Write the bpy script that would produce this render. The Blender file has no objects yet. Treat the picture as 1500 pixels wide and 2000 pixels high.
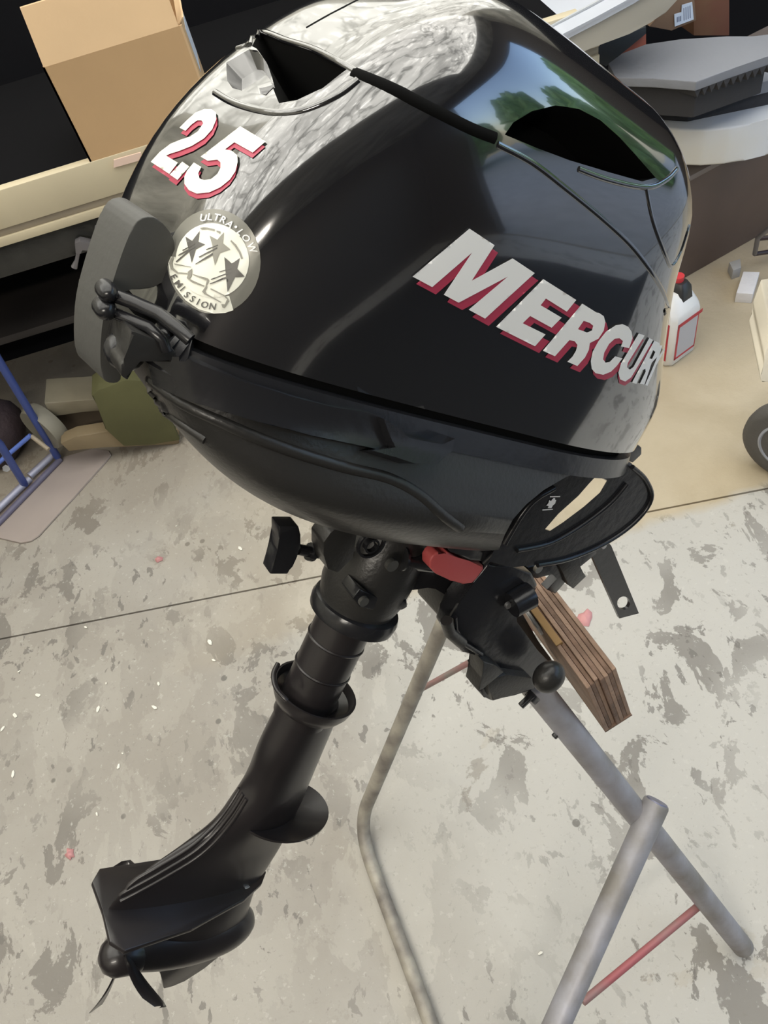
import bpy, bmesh, math, random
from mathutils import Vector, Matrix
from mathutils.bvhtree import BVHTree
from mathutils.geometry import delaunay_2d_cdt
random.seed(7)
C = bpy.context.scene.collection
R = math.radians

# ------------------------------------------------------------------ camera
FPX = 1500.0
RIGHT = Vector((.956, .293, 0)); FWD = Vector((-.226, .737, -.637)); UPV = Vector((-.187, .609, .771))
# rows = world axes expressed in camera axes
Wm = Matrix((RIGHT, FWD, UPV))
q = Wm.to_quaternion(); Wm = q.to_matrix()
CAM = Vector((0, 0, 1.38))
cd = bpy.data.cameras.new('camera'); cam = bpy.data.objects.new('camera', cd); C.objects.link(cam)
cam.matrix_world = Matrix.Translation(CAM) @ Wm.to_4x4()
cd.sensor_fit = 'VERTICAL'; cd.sensor_height = 36; cd.sensor_width = 27; cd.lens = 27
cd.clip_start = .02; cd.clip_end = 200
bpy.context.scene.camera = cam

# ------------------------------------------------------------------ light
sc = bpy.context.scene
sc.view_settings.view_transform = 'Standard'; sc.view_settings.look = 'None'
sc.view_settings.gamma = 1; sc.view_settings.use_curve_mapping = False
sc.view_settings.exposure = -0.14
w = bpy.data.worlds.new('sky'); sc.world = w; w.use_nodes = True
wn = w.node_tree; bg = wn.nodes['Background']
sky = wn.nodes.new('ShaderNodeTexSky'); sky.sky_type = 'NISHITA'; sky.sun_disc = False
sky.sun_elevation = R(45); sky.sun_rotation = R(200)
wn.links.new(sky.outputs[0], bg.inputs[0]); bg.inputs[1].default_value = .55

def area(name, loc, target, sx, sy, power, col):
    d = bpy.data.lights.new(name, 'AREA'); d.shape = 'RECTANGLE'; d.size = sx; d.size_y = sy
    d.energy = power; d.color = col
    o = bpy.data.objects.new(name, d); C.objects.link(o); o.location = loc
    o.rotation_euler = (Vector(target) - Vector(loc)).to_track_quat('-Z', 'Y').to_euler()
    return o
# daylight comes through the open garage door on the right; glowing panels and one front lamp are added to brighten the motor
area('front_fill_light', (-.9, -1.6, 2.6), (-.9, -1.6, 0), 1.2, .2, 48, (1.0, .93, .82))  # unseen lamp, added to brighten the white lettering on the cowl

# ------------------------------------------------------------------ pixel geometry helpers
def ray(px, py): return Wm @ Vector(((px - 750) / FPX, -(py - 1000) / FPX, -1))
def at(px, py, Z): return CAM + ray(px, py) * Z
def onz(px, py, z=0.0):
    r = ray(px, py); return CAM + r * ((z - CAM.z) / r.z)
def ony(px, py, Y):
    r = ray(px, py); return CAM + r * (Y / r.y)
# motor frame: x forward (to the transom), y port (away from camera), z up the leg
Ms = [Vector((.698, .166, -.697)), Vector((.336, -.935, .114)), Vector((.632, .314, .708))]
mz = Ms[2].normalized(); mx = (Ms[0] - mz * Ms[0].dot(mz)).normalized(); my = mz.cross(mx)
MO = at(690, 1170, .63)
MM = Matrix((mx, my, mz)).transposed().to_4x4(); MM.translation = MO
MI = MM.inverted()
CL = MI @ CAM
def rl(px, py): return (MI.to_3x3() @ ray(px, py)).normalized()
def ly(px, py, y=0.0):
    r = rl(px, py); return CL + r * ((y - CL.y) / r.y)
def lz(px, py, z=0.0):
    r = rl(px, py); return CL + r * ((z - CL.z) / r.z)

# ------------------------------------------------------------------ materials
def mat(name, col, rough=.5, metal=0, coat=0, bump=0, bscale=40, var=0, vscale=6, col2=None, spec=.5, emit=None):
    m = bpy.data.materials.new(name); m.use_nodes = True; nt = m.node_tree; b = nt.nodes['Principled BSDF']
    b.inputs['Base Color'].default_value = (*col, 1); b.inputs['Roughness'].default_value = rough
    b.inputs['Metallic'].default_value = metal; b.inputs['Coat Weight'].default_value = coat
    b.inputs['Coat Roughness'].default_value = .04; b.inputs['Specular IOR Level'].default_value = spec
    tc = nt.nodes.new('ShaderNodeTexCoord')
    if var or col2:
        n = nt.nodes.new('ShaderNodeTexNoise'); n.inputs['Scale'].default_value = vscale; n.inputs['Detail'].default_value = 6
        nt.links.new(tc.outputs['Object'], n.inputs['Vector'])
        r = nt.nodes.new('ShaderNodeValToRGB'); r.color_ramp.elements[0].position = .35; r.color_ramp.elements[1].position = .65
        c2 = col2 or tuple(c * (1 - var) for c in col)
        r.color_ramp.elements[0].color = (*c2, 1); r.color_ramp.elements[1].color = (*col, 1)
        nt.links.new(n.outputs['Fac'], r.inputs[0]); nt.links.new(r.outputs[0], b.inputs['Base Color'])
    if bump:
        n2 = nt.nodes.new('ShaderNodeTexNoise'); n2.inputs['Scale'].default_value = bscale; n2.inputs['Detail'].default_value = 4
        nt.links.new(tc.outputs['Object'], n2.inputs['Vector'])
        bp = nt.nodes.new('ShaderNodeBump'); bp.inputs['Strength'].default_value = bump; bp.inputs['Distance'].default_value = .01
        nt.links.new(n2.outputs['Fac'], bp.inputs['Height']); nt.links.new(bp.outputs[0], b.inputs['Normal'])
    return m
GLOSS = mat('gloss_black_paint', (.012, .012, .014), .12, coat=1, bump=.02, bscale=9, spec=1.0)
SATIN = mat('satin_black_plastic', (.024, .023, .022), .34, bump=.06, bscale=300)
SEMI = mat('semi_gloss_black_plastic', (.015, .015, .017), .24, bump=.03, bscale=120)
LEGB = mat('satin_black_leg_paint', (.02, .017, .018), .33, coat=.15, var=.3, vscale=14)
GLOSS.node_tree.nodes['Principled BSDF'].inputs['Coat IOR'].default_value = 1.85
RUB = mat('dark_grey_rubber', (.06, .059, .055), .5, bump=.03, bscale=200)
MATT = mat('matt_black', (.004, .004, .004), .9, spec=.1)
WHITE = mat('white_decal', (.86, .86, .85), .3)
CREAM = mat('cream_decal', (.86, .86, .76), .3)
RED = mat('crimson_decal', (.42, .045, .09), .35)
SILV = mat('silver_film_decal', (.22, .216, .19), .3, metal=.25)
GREYD = mat('dark_grey_print', (.10, .095, .085), .4)
GREYM = mat('mid_grey_print', (.30, .29, .25), .4)
REDP = mat('faded_red_plastic', (.5, .085, .085), .45)
STEEL = mat('worn_steel', (.5, .5, .5), .35, metal=.8, var=.3, vscale=60)
GALV = mat('weathered_grey_pipe', (.40, .40, .45), .48, metal=.2, col2=(.25, .235, .22), vscale=16, bump=.1, bscale=80)
GALVL = mat('speckled_beige_pipe', (.42, .39, .33), .5, metal=.1, col2=(.2, .18, .16), vscale=22, bump=.1, bscale=90)
PINKR = mat('grey_rod_with_red_paint', (.28, .25, .23), .5, metal=.1, col2=(.42, .13, .14), vscale=12)
RUST = mat('rusty_brown_rod', (.15, .11, .09), .6, col2=(.26, .22, .19), vscale=20)
PLY1 = mat('dark_ply', (.27, .17, .12), .7, var=.45, vscale=30, bump=.3, bscale=100)
PLY2 = mat('light_ply', (.42, .28, .2), .7, var=.35, vscale=26, bump=.3, bscale=100)
YWOOD = mat('yellow_ply_edge', (.5, .3, .12), .6, var=.3)

def cardboard(name, c):
    return mat(name, c, .75, var=.12, vscale=3, bump=.05, bscale=60)
CARD = cardboard('cardboard', (.55, .36, .19)); CARDL = cardboard('cardboard_flap', (.62, .43, .25))
CARDD = cardboard('cardboard_dark', (.24, .15, .095))

def floor_mat():
    m = bpy.data.materials.new('worn_painted_concrete'); m.use_nodes = True; nt = m.node_tree; N = nt.nodes; Lk = nt.links
    b = N['Principled BSDF']; b.inputs['Roughness'].default_value = .55
    tc = N.new('ShaderNodeTexCoord')
    def noise(scale, detail=8, rough=.55, dist=0, off=(0, 0, 0), sc=(1, 1, 1), rot=0):
        mp = N.new('ShaderNodeMapping'); mp.inputs['Location'].default_value = off; mp.inputs['Scale'].default_value = sc
        mp.inputs['Rotation'].default_value = (0, 0, rot)
        Lk.new(tc.outputs['Object'], mp.inputs[0])
        n = N.new('ShaderNodeTexNoise'); n.inputs['Scale'].default_value = scale; n.inputs['Detail'].default_value = detail
        n.inputs['Roughness'].default_value = rough; n.inputs['Distortion'].default_value = dist
        Lk.new(mp.outputs[0], n.inputs['Vector']); return n.outputs['Fac']
    def ramp(s, a, b_, inv=False):
        r = N.new('ShaderNodeMapRange'); r.inputs['From Min'].default_value = a; r.inputs['From Max'].default_value = b_
        if inv: r.inputs['To Min'].default_value = 1; r.inputs['To Max'].default_value = 0
        Lk.new(s, r.inputs['Value']); return r.outputs[0]
    def mul(a, b_, op='MULTIPLY'):
        x = N.new('ShaderNodeMath'); x.operation = op; x.use_clamp = True
        for i, v in enumerate((a, b_)):
            if isinstance(v, (int, float)): x.inputs[i].default_value = v
            else: Lk.new(v, x.inputs[i])
        return x.outputs[0]
    def mix(f, a, b_):
        x = N.new('ShaderNodeMix'); x.data_type = 'RGBA'; Lk.new(f, x.inputs['Factor'])
        for k, v in (('A', a), ('B', b_)):
            s = [i for i in x.inputs if i.name == k and i.type == 'RGBA'][0]
            if isinstance(v, tuple): s.default_value = (*v, 1)
            else: Lk.new(v, s)
        return [o for o in x.outputs if o.type == 'RGBA'][0]
    sep = N.new('ShaderNodeSeparateXYZ'); Lk.new(tc.outputs['Object'], sep.inputs[0])
    X, Y = sep.outputs[0], sep.outputs[1]
    wob = noise(3, 4)
    # bare concrete, warm grey, with broad tone changes
    col = mix(ramp(noise(2.2, 5, .5, .6), .4, .6), (.40, .365, .315), (.47, .44, .39))
    # old pale paint left in ragged patches; whiter coat towards the door side
    edge = N.new('ShaderNodeMath'); edge.operation = 'MULTIPLY_ADD'; Lk.new(wob, edge.inputs[0]); edge.inputs[1].default_value = .55; Lk.new(X, edge.inputs[2])
    right = ramp(edge.outputs[0], .0, .28)
    pale = ramp(noise(7, 10, .64, .3, off=(3, 1, 0), sc=(1, .55, 1), rot=.5), .50, .515)
    thr = mul(pale, mul(right, .25, 'ADD'))
    col = mix(thr, col, (.60, .565, .495))
    pale2 = ramp(noise(5, 10, .64, .35, off=(8, 4, 0)), .36, .375)
    col = mix(mul(pale2, right), col, (.63, .61, .56))
    # worn through / dirty dark patches
    area_m = ramp(noise(1.7, 3, .5, 0, off=(2.2, 5.5, 0)), .43, .56)
    d1 = ramp(noise(11, 10, .64, .35, off=(1, 7, 0), sc=(1, .7, 1), rot=.6), .55, .562)
    col = mix(mul(mul(d1, area_m), .75), col, (.215, .195, .17))
    d2 = ramp(noise(34, 6, .6, .3, off=(4, 2, 0), sc=(1, .6, 1), rot=.6), .60, .62)
    col = mix(mul(mul(d2, ramp(noise(2.6, 3, .5, 0, off=(6, 3, 0)), .40, .55)), .75), col, (.20, .185, .165))
    # small round drips
    v = N.new('ShaderNodeTexVoronoi'); v.inputs['Scale'].default_value = 17; Lk.new(tc.outputs['Object'], v.inputs['Vector'])
    dr = ramp(v.outputs['Distance'], .10, .13, True)
    col = mix(mul(mul(dr, ramp(noise(3.1, 3, .5), .5, .56)), .8), col, (.17, .16, .14))
    # fine grit
    col = mix(mul(ramp(noise(90, 3, .7), .60, .66), .22), col, (.26, .24, .21))
    col = mix(mul(ramp(noise(60, 3, .7, off=(5, 5, 0)), .62, .66), .35), col, (.72, .70, .64))
    # sandy slab beyond the joint
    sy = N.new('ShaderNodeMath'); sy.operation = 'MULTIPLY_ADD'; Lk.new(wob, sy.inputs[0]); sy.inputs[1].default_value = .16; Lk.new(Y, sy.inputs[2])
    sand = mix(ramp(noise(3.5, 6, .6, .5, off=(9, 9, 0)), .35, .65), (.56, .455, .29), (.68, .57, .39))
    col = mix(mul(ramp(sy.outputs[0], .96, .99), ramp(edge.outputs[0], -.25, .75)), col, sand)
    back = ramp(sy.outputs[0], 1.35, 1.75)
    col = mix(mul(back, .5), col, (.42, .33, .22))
    hs = N.new('ShaderNodeHueSaturation'); hs.inputs['Value'].default_value = .80; hs.inputs['Saturation'].default_value = .9; Lk.new(col, hs.inputs['Color'])
    Lk.new(hs.outputs[0], b.inputs['Base Color'])
    bp = N.new('ShaderNodeBump'); bp.inputs['Strength'].default_value = .35; bp.inputs['Distance'].default_value = .004
    Lk.new(noise(40, 8, .7), bp.inputs['Height']); Lk.new(bp.outputs[0], b.inputs['Normal'])
    return m

def foil_mat(name, ca, cb):
    m = bpy.data.materials.new(name); m.use_nodes = True; nt = m.node_tree; b = nt.nodes['Principled BSDF']
    tc = nt.nodes.new('ShaderNodeTexCoord')
    n = nt.nodes.new('ShaderNodeTexNoise'); n.inputs['Scale'].default_value = 1.3; n.inputs['Detail'].default_value = 9
    n.inputs['Roughness'].default_value = .65; n.inputs['Distortion'].default_value = 1.8
    nt.links.new(tc.outputs['Object'], n.inputs['Vector'])
    r = nt.nodes.new('ShaderNodeValToRGB'); r.color_ramp.elements[0].position = .38; r.color_ramp.elements[1].position = .6
    r.color_ramp.elements[0].color = (*cb, 1); r.color_ramp.elements[1].color = (*ca, 1)
    nt.links.new(n.outputs['Fac'], r.inputs[0]); nt.links.new(r.outputs[0], b.inputs['Base Color'])
    b.inputs['Roughness'].default_value = .4; b.inputs['Metallic'].default_value = .15
    bp = nt.nodes.new('ShaderNodeBump'); bp.inputs['Strength'].default_value = 1; bp.inputs['Distance'].default_value = .06
    nt.links.new(n.outputs['Fac'], bp.inputs['Height']); nt.links.new(bp.outputs[0], b.inputs['Normal'])
    return m

def sheet_mat(power=5.0):
    """unseen added glow panel; crumple folds and glints drawn into the emission"""
    m = bpy.data.materials.new('added_glow_sheet'); m.use_nodes = True; nt = m.node_tree; N = nt.nodes; Lk = nt.links
    b = N['Principled BSDF']; b.inputs['Base Color'].default_value = (.5, .5, .45, 1); b.inputs['Roughness'].default_value = .5
    tc = N.new('ShaderNodeTexCoord')
    def noise(sc, det, ro, di, off, st=(1, 1, 1), rot=0):
        mp = N.new('ShaderNodeMapping'); mp.inputs['Location'].default_value = off; mp.inputs['Scale'].default_value = st; mp.inputs['Rotation'].default_value = (0, 0, rot)
        Lk.new(tc.outputs['Object'], mp.inputs[0]); n = N.new('ShaderNodeTexNoise'); n.inputs['Scale'].default_value = sc; n.inputs['Detail'].default_value = det
        n.inputs['Roughness'].default_value = ro; n.inputs['Distortion'].default_value = di; Lk.new(mp.outputs[0], n.inputs[0]); return n.outputs['Fac']
    def ramp(src, stops):
        r = N.new('ShaderNodeValToRGB'); e = r.color_ramp.elements
        while len(e) < len(stops): e.new(.5)
        for i, (p, v) in enumerate(stops): e[i].position = p; e[i].color = (v, v, v, 1)
        Lk.new(src, r.inputs[0]); return r.outputs[0]
    def mul(a, c):
        x = N.new('ShaderNodeMath'); x.operation = 'MULTIPLY'; Lk.new(a, x.inputs[0]); Lk.new(c, x.inputs[1]); return x.outputs[0]
    base = ramp(noise(1.2, 3, .5, .6, (0, 0, 0)), [(.35, .45), (.5, .75), (.65, .55)])
    fold = ramp(noise(1.5, 4, .55, 1.6, (4, 1, 0), (1, .6, 1), .4), [(.0, 1.05), (.46, 1), (.492, .15), (.525, 1.2), (1, 1)])
    spark = ramp(noise(10, 6, .7, 1.2, (2, 8, 0), (1, .45, 1), .3), [(.0, .8), (.52, .9), (.60, 1.5), (.68, 2.6)])
    v = mul(mul(base, fold), spark)
    b.inputs['Emission Color'].default_value = (1, .975, .9, 1)
    x = N.new('ShaderNodeMath'); x.operation = 'MULTIPLY'; Lk.new(v, x.inputs[0]); x.inputs[1].default_value = power; Lk.new(x.outputs[0], b.inputs['Emission Strength'])
    return m

# ------------------------------------------------------------------ mesh helpers
def link(name, bm, m, parent=None, smooth=40):
    bmesh.ops.recalc_face_normals(bm, faces=bm.faces[:])
    me = bpy.data.meshes.new(name); bm.to_mesh(me); bm.free()
    for x in (m if isinstance(m, list) else [m]): me.materials.append(x)
    if smooth:
        me.polygons.foreach_set('use_smooth', [True] * len(me.polygons)); me.set_sharp_from_angle(angle=R(smooth))
    o = bpy.data.objects.new(name, me); C.objects.link(o)
    if parent: o.parent = parent
    return o
def tag(o, label, cat, group=None):
    o['label'] = label; o['category'] = cat
    if group: o['group'] = group
    return o
def empty(name, loc=(0, 0, 0), label=None, cat=None, group=None, mtx=None):
    o = bpy.data.objects.new(name, None); C.objects.link(o); o.empty_display_size = .05
    if mtx: o.matrix_world = mtx
    else: o.location = loc
    if label: tag(o, label, cat, group)
    return o
def struct(o): o['kind'] = 'structure'; return o
def box(bm, c, s, rot=None, bev=0):
    r = bmesh.ops.create_cube(bm, size=1); vs = r['verts']
    bmesh.ops.scale(bm, vec=s, verts=vs)
    if bev:
        es = list({e for v in vs for e in v.link_edges}); rr = bmesh.ops.bevel(bm, geom=es, offset=bev, segments=2, affect='EDGES', profile=.5)
        vs = list({v for f in rr['faces'] for v in f.verts} | {v for v in vs if v.is_valid})
    if rot is not None: bmesh.ops.rotate(bm, cent=(0, 0, 0), matrix=rot, verts=vs)
    bmesh.ops.translate(bm, vec=c, verts=vs)
def frame_of(d):
    d = d.normalized(); u = Vector((0, 0, 1)) if abs(d.z) < .9 else Vector((1, 0, 0))
    a = d.cross(u).normalized(); return a, d.cross(a).normalized()
def tube(bm, pts, r, n=14, cap=True):
    pts = [Vector(p) for p in pts]; rs = r if isinstance(r, (list, tuple)) else [r] * len(pts)
    prev = None; rings = []; a = None
    for i, p in enumerate(pts):
        d = (pts[min(i + 1, len(pts) - 1)] - pts[max(i - 1, 0)])
        if d.length < 1e-9: d = Vector((0, 0, 1))
        d.normalize()
        if a is None: a, b = frame_of(d)
        else: a = (a - d * a.dot(d)).normalized(); b = d.cross(a)
        rings.append([bm.verts.new(p + (a * math.cos(t) + b * math.sin(t)) * rs[i]) for t in [2 * math.pi * k / n for k in range(n)]])
    for r0, r1 in zip(rings, rings[1:]):
        for k in range(n): bm.faces.new((r0[k], r0[(k + 1) % n], r1[(k + 1) % n], r1[k]))
    if cap: bm.faces.new(rings[0]); bm.faces.new(rings[-1])
def loft(bm, rings, cap=True, closed=True):
    vr = [[bm.verts.new(p) for p in r] for r in rings]; n = len(vr[0])
    for r0, r1 in zip(vr, vr[1:]):
        for k in range(n): bm.faces.new((r0[k], r0[(k + 1) % n], r1[(k + 1) % n], r1[k]))
    if cap: bm.faces.new(vr[0]); bm.faces.new(vr[-1])
def prism(bm, pts, off, bev=0, seg=2):
    """polygon of 3D points, extruded by vector off"""
    off = Vector(off)
    lo = [bm.verts.new(Vector(p)) for p in pts]; hi = [bm.verts.new(Vector(p) + off) for p in pts]; n = len(pts)
    fs = [bm.faces.new(lo), bm.faces.new(hi)] + [bm.faces.new((lo[i], lo[(i + 1) % n], hi[(i + 1) % n], hi[i])) for i in range(n)]
    if bev:
        es = list({e for f in fs for e in f.edges})
        bmesh.ops.bevel(bm, geom=es, offset=bev, segments=seg, affect='EDGES', profile=.6, clamp_overlap=True)
def inside(p, poly):
    c = False; n = len(poly)
    for i in range(n):
        a, b = poly[i], poly[(i + 1) % n]
        if (a[1] > p[1]) != (b[1] > p[1]) and p[0] < (b[0] - a[0]) * (p[1] - a[1]) / (b[1] - a[1]) + a[0]: c = not c
    return c
def tri2d(outer, holes=(), grid=6):
    """triangles of a 2-D polygon with holes, with an inner grid so it can follow a curved surface"""
    vs = []; es = []
    def ring(P):
        s = len(vs)
        Q = []
        for i, p in enumerate(P):
            nx = P[(i + 1) % len(P)]; L = math.dist(p, nx); k = max(1, int(L / grid)) if grid else 1
            for j in range(k): Q.append((p[0] + (nx[0] - p[0]) * j / k, p[1] + (nx[1] - p[1]) * j / k))
        vs.extend(Q); es.extend((s + i, s + (i + 1) % len(Q)) for i in range(len(Q)))
    ring(outer)
    for h in holes: ring(h)
    if grid:
        x0 = min(p[0] for p in outer); x1 = max(p[0] for p in outer); y0 = min(p[1] for p in outer); y1 = max(p[1] for p in outer)
        y = y0 + grid * .5
        while y < y1:
            x = x0 + grid * .5
            while x < x1:
                if inside((x, y), outer) and not any(inside((x, y), h) for h in holes): vs.append((x, y))
                x += grid
            y += grid
    r = delaunay_2d_cdt([Vector(v) for v in vs], es, [], 0, 1e-5)
    V = r[0]; F = []
    for f in r[2]:
        c = sum((V[i] for i in f), Vector((0, 0))) / len(f)
        if inside(c, outer) and not any(inside(c, h) for h in holes): F.append(f)
    return V, F
def prism_holed(bm, outer, holes, to3d, off, grid=0):
    V, F = tri2d(outer, holes, grid); off = Vector(off)
    lo = [bm.verts.new(to3d(v.x, v.y)) for v in V]; hi = [bm.verts.new(l.co + off) for l in lo]
    cnt = {}
    for f in F:
        bm.faces.new([lo[i] for i in f]); bm.faces.new([hi[i] for i in reversed(f)])
        for i in range(len(f)):
            a, b = f[i], f[(i + 1) % len(f)]; k = (min(a, b), max(a, b)); cnt.setdefault(k, []).append((a, b))
    for k, l in cnt.items():
        if len(l) == 1: a, b = l[0]; bm.faces.new((lo[b], lo[a], hi[a], hi[b]))
    bmesh.ops.delete(bm, geom=[v for v in bm.verts if not v.link_faces], context='VERTS')
def bezier(pts, n=8):
    """Catmull-Rom through points (tuples), smooth polyline"""
    P = [Vector(p) for p in pts]; P = [P[0]] + P + [P[-1]]; out = []
    for i in range(1, len(P) - 2):
        for k in range(n):
            t = k / n; a, b, c, d = P[i - 1], P[i], P[i + 1], P[i + 2]
            out.append(.5 * ((2 * b) + (c - a) * t + (2 * a - 5 * b + 4 * c - d) * t * t + (3 * b - a - 3 * c + d) * t ** 3))
    out.append(P[-2]); return out
def smooth_closed(pts, n=5):
    P = [Vector(p) for p in pts]; m = len(P); out = []
    for i in range(m):
        a, b, c, d = P[i - 1], P[i], P[(i + 1) % m], P[(i + 2) % m]
        for k in range(n):
            t = k / n
            out.append(.5 * ((2 * b) + (c - a) * t + (2 * a - 5 * b + 4 * c - d) * t * t + (3 * b - a - 3 * c + d) * t ** 3))
    return [tuple(v) for v in out]
def sect(z, aA, aF, hw, nA, nF, n=112, c=0.0):
    r = []
    for k in range(n):
        t = 2 * math.pi * k / n; cs, sn = math.cos(t), math.sin(t); e = nA if cs < 0 else nF
        x = math.copysign(abs(cs) ** (2 / e), cs) * (aA if cs < 0 else aF); y = math.copysign(abs(sn) ** (2 / e), sn) * hw
        r.append(Vector((c + x, y, z)))
    return r
def interp(levels, z):
    """smooth (cardinal) interpolation of level tuples by first value"""
    L = levels
    if z <= L[0][0]: return L[0][1:]
    for i in range(len(L) - 1):
        if z <= L[i + 1][0]:
            a, b = L[i], L[i + 1]; h = b[0] - a[0]; t = (z - a[0]) / h; out = []
            for j in range(1, len(a)):
                ma = (L[i + 1][j] - L[i - 1][j]) / (L[i + 1][0] - L[i - 1][0]) if i > 0 else (b[j] - a[j]) / h
                mb = (L[i + 2][j] - a[j]) / (L[i + 2][0] - a[0]) if i + 2 < len(L) else (b[j] - a[j]) / h
                t2, t3 = t * t, t * t * t
                out.append((2 * t3 - 3 * t2 + 1) * a[j] + (t3 - 2 * t2 + t) * h * ma + (-2 * t3 + 3 * t2) * b[j] + (t3 - t2) * h * mb)
            return tuple(out)
    return L[-1][1:]
def bvh_of(o):
    bm = bmesh.new(); bm.from_mesh(o.data); t = BVHTree.FromBMesh(bm); bm.free(); return t
def hit(bvh, px, py, cen=None):
    """where the surface seen at this pixel lies, in the motor's own frame"""
    d = rl(px, py); h = bvh.ray_cast(CL, d)
    if h[0] is not None and h[1].dot(d) > 0: h = (h[0], -h[1], h[2], h[3])
    if h[0] is None and cen:
        for k in range(1, 40):
            t = k / 40; x = px + (cen[0] - px) * t; y = py + (cen[1] - py) * t
            h = bvh.ray_cast(CL, rl(x, y))
            if h[0] is not None: break
    return (h[0], h[1]) if h[0] is not None else (None, None)
def decal(name, bvh, shapes, m, parent, off=.0005, grid=6, cen=None):
    bm = bmesh.new()
    for sh in shapes:
        outer, holes = (sh if isinstance(sh, tuple) else (sh, ()))
        V, F = tri2d(outer, holes, grid); vs = []
        for v in V:
            p, n = hit(bvh, v.x, v.y, cen); vs.append(bm.verts.new(p + n * off) if p else None)
        for f in F:
            if all(vs[i] for i in f):
                try: bm.faces.new([vs[i] for i in f])
                except ValueError: pass
    bmesh.ops.delete(bm, geom=[v for v in bm.verts if not v.link_faces], context='VERTS')
    for f in bm.faces:
        if f.normal.dot(f.calc_center_median() - CL) > 0: f.normal_flip()
    me = bpy.data.meshes.new(name); bm.to_mesh(me); bm.free(); me.materials.append(m)
    me.polygons.foreach_set('use_smooth', [True] * len(me.polygons))
    o = bpy.data.objects.new(name, me); C.objects.link(o); o.parent = parent; return o
def surf_tube(bm, bvh, pts, r, lift=0.0, cen=None, n=8):
    P = []
    for p in bezier([(*p, 0) for p in pts], 6):
        h, nn = hit(bvh, p.x, p.y, cen)
        if h: P.append(h + nn * lift)
    if len(P) > 1: tube(bm, P, r, n)
def cutter(bvh, poly, depth, outw, cen, shrink=1.0, push=None, m=None):
    bm = bmesh.new(); H = [hit(bvh, x, y, cen) for x, y in poly]; H = [h for h in H if h[0]]
    nn = sum((h[1] for h in H), Vector()).normalized() if push is None else push
    cc = sum((h[0] for h in H), Vector()) / len(H)
    top = [bm.verts.new(h[0] + nn * outw) for h in H]
    bot = [bm.verts.new(cc + (h[0] - cc) * shrink - nn * depth) for h in H]; n = len(H)
    for i in range(n): bm.faces.new((top[i], top[(i + 1) % n], bot[(i + 1) % n], bot[i]))
    ct = bm.verts.new(cc + nn * outw); cb = bm.verts.new(cc - nn * depth)
    for i in range(n): bm.faces.new((ct, top[i], top[(i + 1) % n])); bm.faces.new((cb, bot[(i + 1) % n], bot[i]))
    return link('cutter', bm, m or MATT, motor, 0)
def boolean(o, cut, op='DIFFERENCE'):
    md = o.modifiers.new('b', 'BOOLEAN'); md.operation = op; md.object = cut; md.solver = 'EXACT'
    try: md.material_mode = 'TRANSFER'
    except Exception: pass
    bpy.context.view_layer.update()
    dg = bpy.context.evaluated_depsgraph_get(); me = bpy.data.meshes.new_from_object(o.evaluated_get(dg))
    o.modifiers.clear(); old = o.data; o.data = me; bpy.data.meshes.remove(old)
    bpy.data.objects.remove(cut)
def resharp(o, a=35):
    o.data.polygons.foreach_set('use_smooth', [True] * len(o.data.polygons)); o.data.set_sharp_from_angle(angle=R(a))
def Z(org, s, pts): return [(org[0] + x / s, org[1] + y / s) for x, y in pts]
def shift(poly, dx, dy): return [(x + dx, y + dy) for x, y in poly]

# ------------------------------------------------------------------ the room
def plane(name, pts, m, thick):
    bm = bmesh.new(); prism(bm, pts, thick); return struct(link(name, bm, m, None, 0))
FLOOR = floor_mat()
bm = bmesh.new()
# two slabs with a shallow joint between them
def joint(x): return .93 - .128 * (x - .50) + .02 * math.sin(9 * x) * 0
J = .0022
prism(bm, [(-2.4, -2.6, 0), (2.5, -2.6, 0), (2.5, joint(2.5) - J, 0), (-2.4, joint(-2.4) - J, 0)], (0, 0, -.1))
prism(bm, [(-2.4, joint(-2.4) + J, 0), (2.5, joint(2.5) + J, 0), (2.5, 2.7, 0), (-2.4, 2.7, 0)], (0, 0, -.1))
prism(bm, [(-2.4, -2.6, -.012), (2.5, -2.6, -.012), (2.5, 2.7, -.012), (-2.4, 2.7, -.012)], (0, 0, -.1))
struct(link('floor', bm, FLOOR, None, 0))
DARKW = mat('black_painted_wall', (.005, .005, .007), .85, bump=.2, bscale=8, spec=.2)
SHEET = sheet_mat()
FOIL = foil_mat('crumpled_grey_lining', (.78, .75, .66), (.3, .29, .25))
CEIL = foil_mat('ceiling_lining', (.62, .6, .54), (.3, .29, .26))
DWALL = mat('dark_brown_wall', (.05, .043, .04), .6, bump=.2, bscale=5)
plane('wall_back', [(-2.4, 2.5, 0), (2.5, 2.5, 0), (2.5, 2.5, 1.3), (-2.4, 2.5, 1.3)], DARKW, (0, .1, 0))
plane('wall_back', [(-2.4, 2.5, 1.3), (-.75, 2.5, 1.3), (-.75, 2.5, 2.75), (-2.4, 2.5, 2.75)], FOIL, (0, .1, 0))
plane('wall_back', [(-.75, 2.5, 1.3), (2.5, 2.5, 1.3), (2.5, 2.5, 1.42), (-.75, 2.5, 1.42)], FOIL, (0, .1, 0))
plane('wall_back', [(1.6, 2.5, 1.42), (2.5, 2.5, 1.42), (2.5, 2.5, 2.75), (1.6, 2.5, 2.75)], FOIL, (0, .1, 0))
plane('added_glow_panel_2', [(-.75, 2.5, 1.42), (1.6, 2.5, 1.42), (1.6, 2.5, 2.75), (-.75, 2.5, 2.75)], sheet_mat(2.4), (0, .03, 0))  # unseen glowing wall panel, added to brighten the reflection on the cowl top
plane('wall_left', [(-2.0, -2.6, 0), (-2.0, 2.5, 0), (-2.0, 2.5, .95), (-2.0, -2.6, .95)], DARKW, (-.1, 0, 0))
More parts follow.
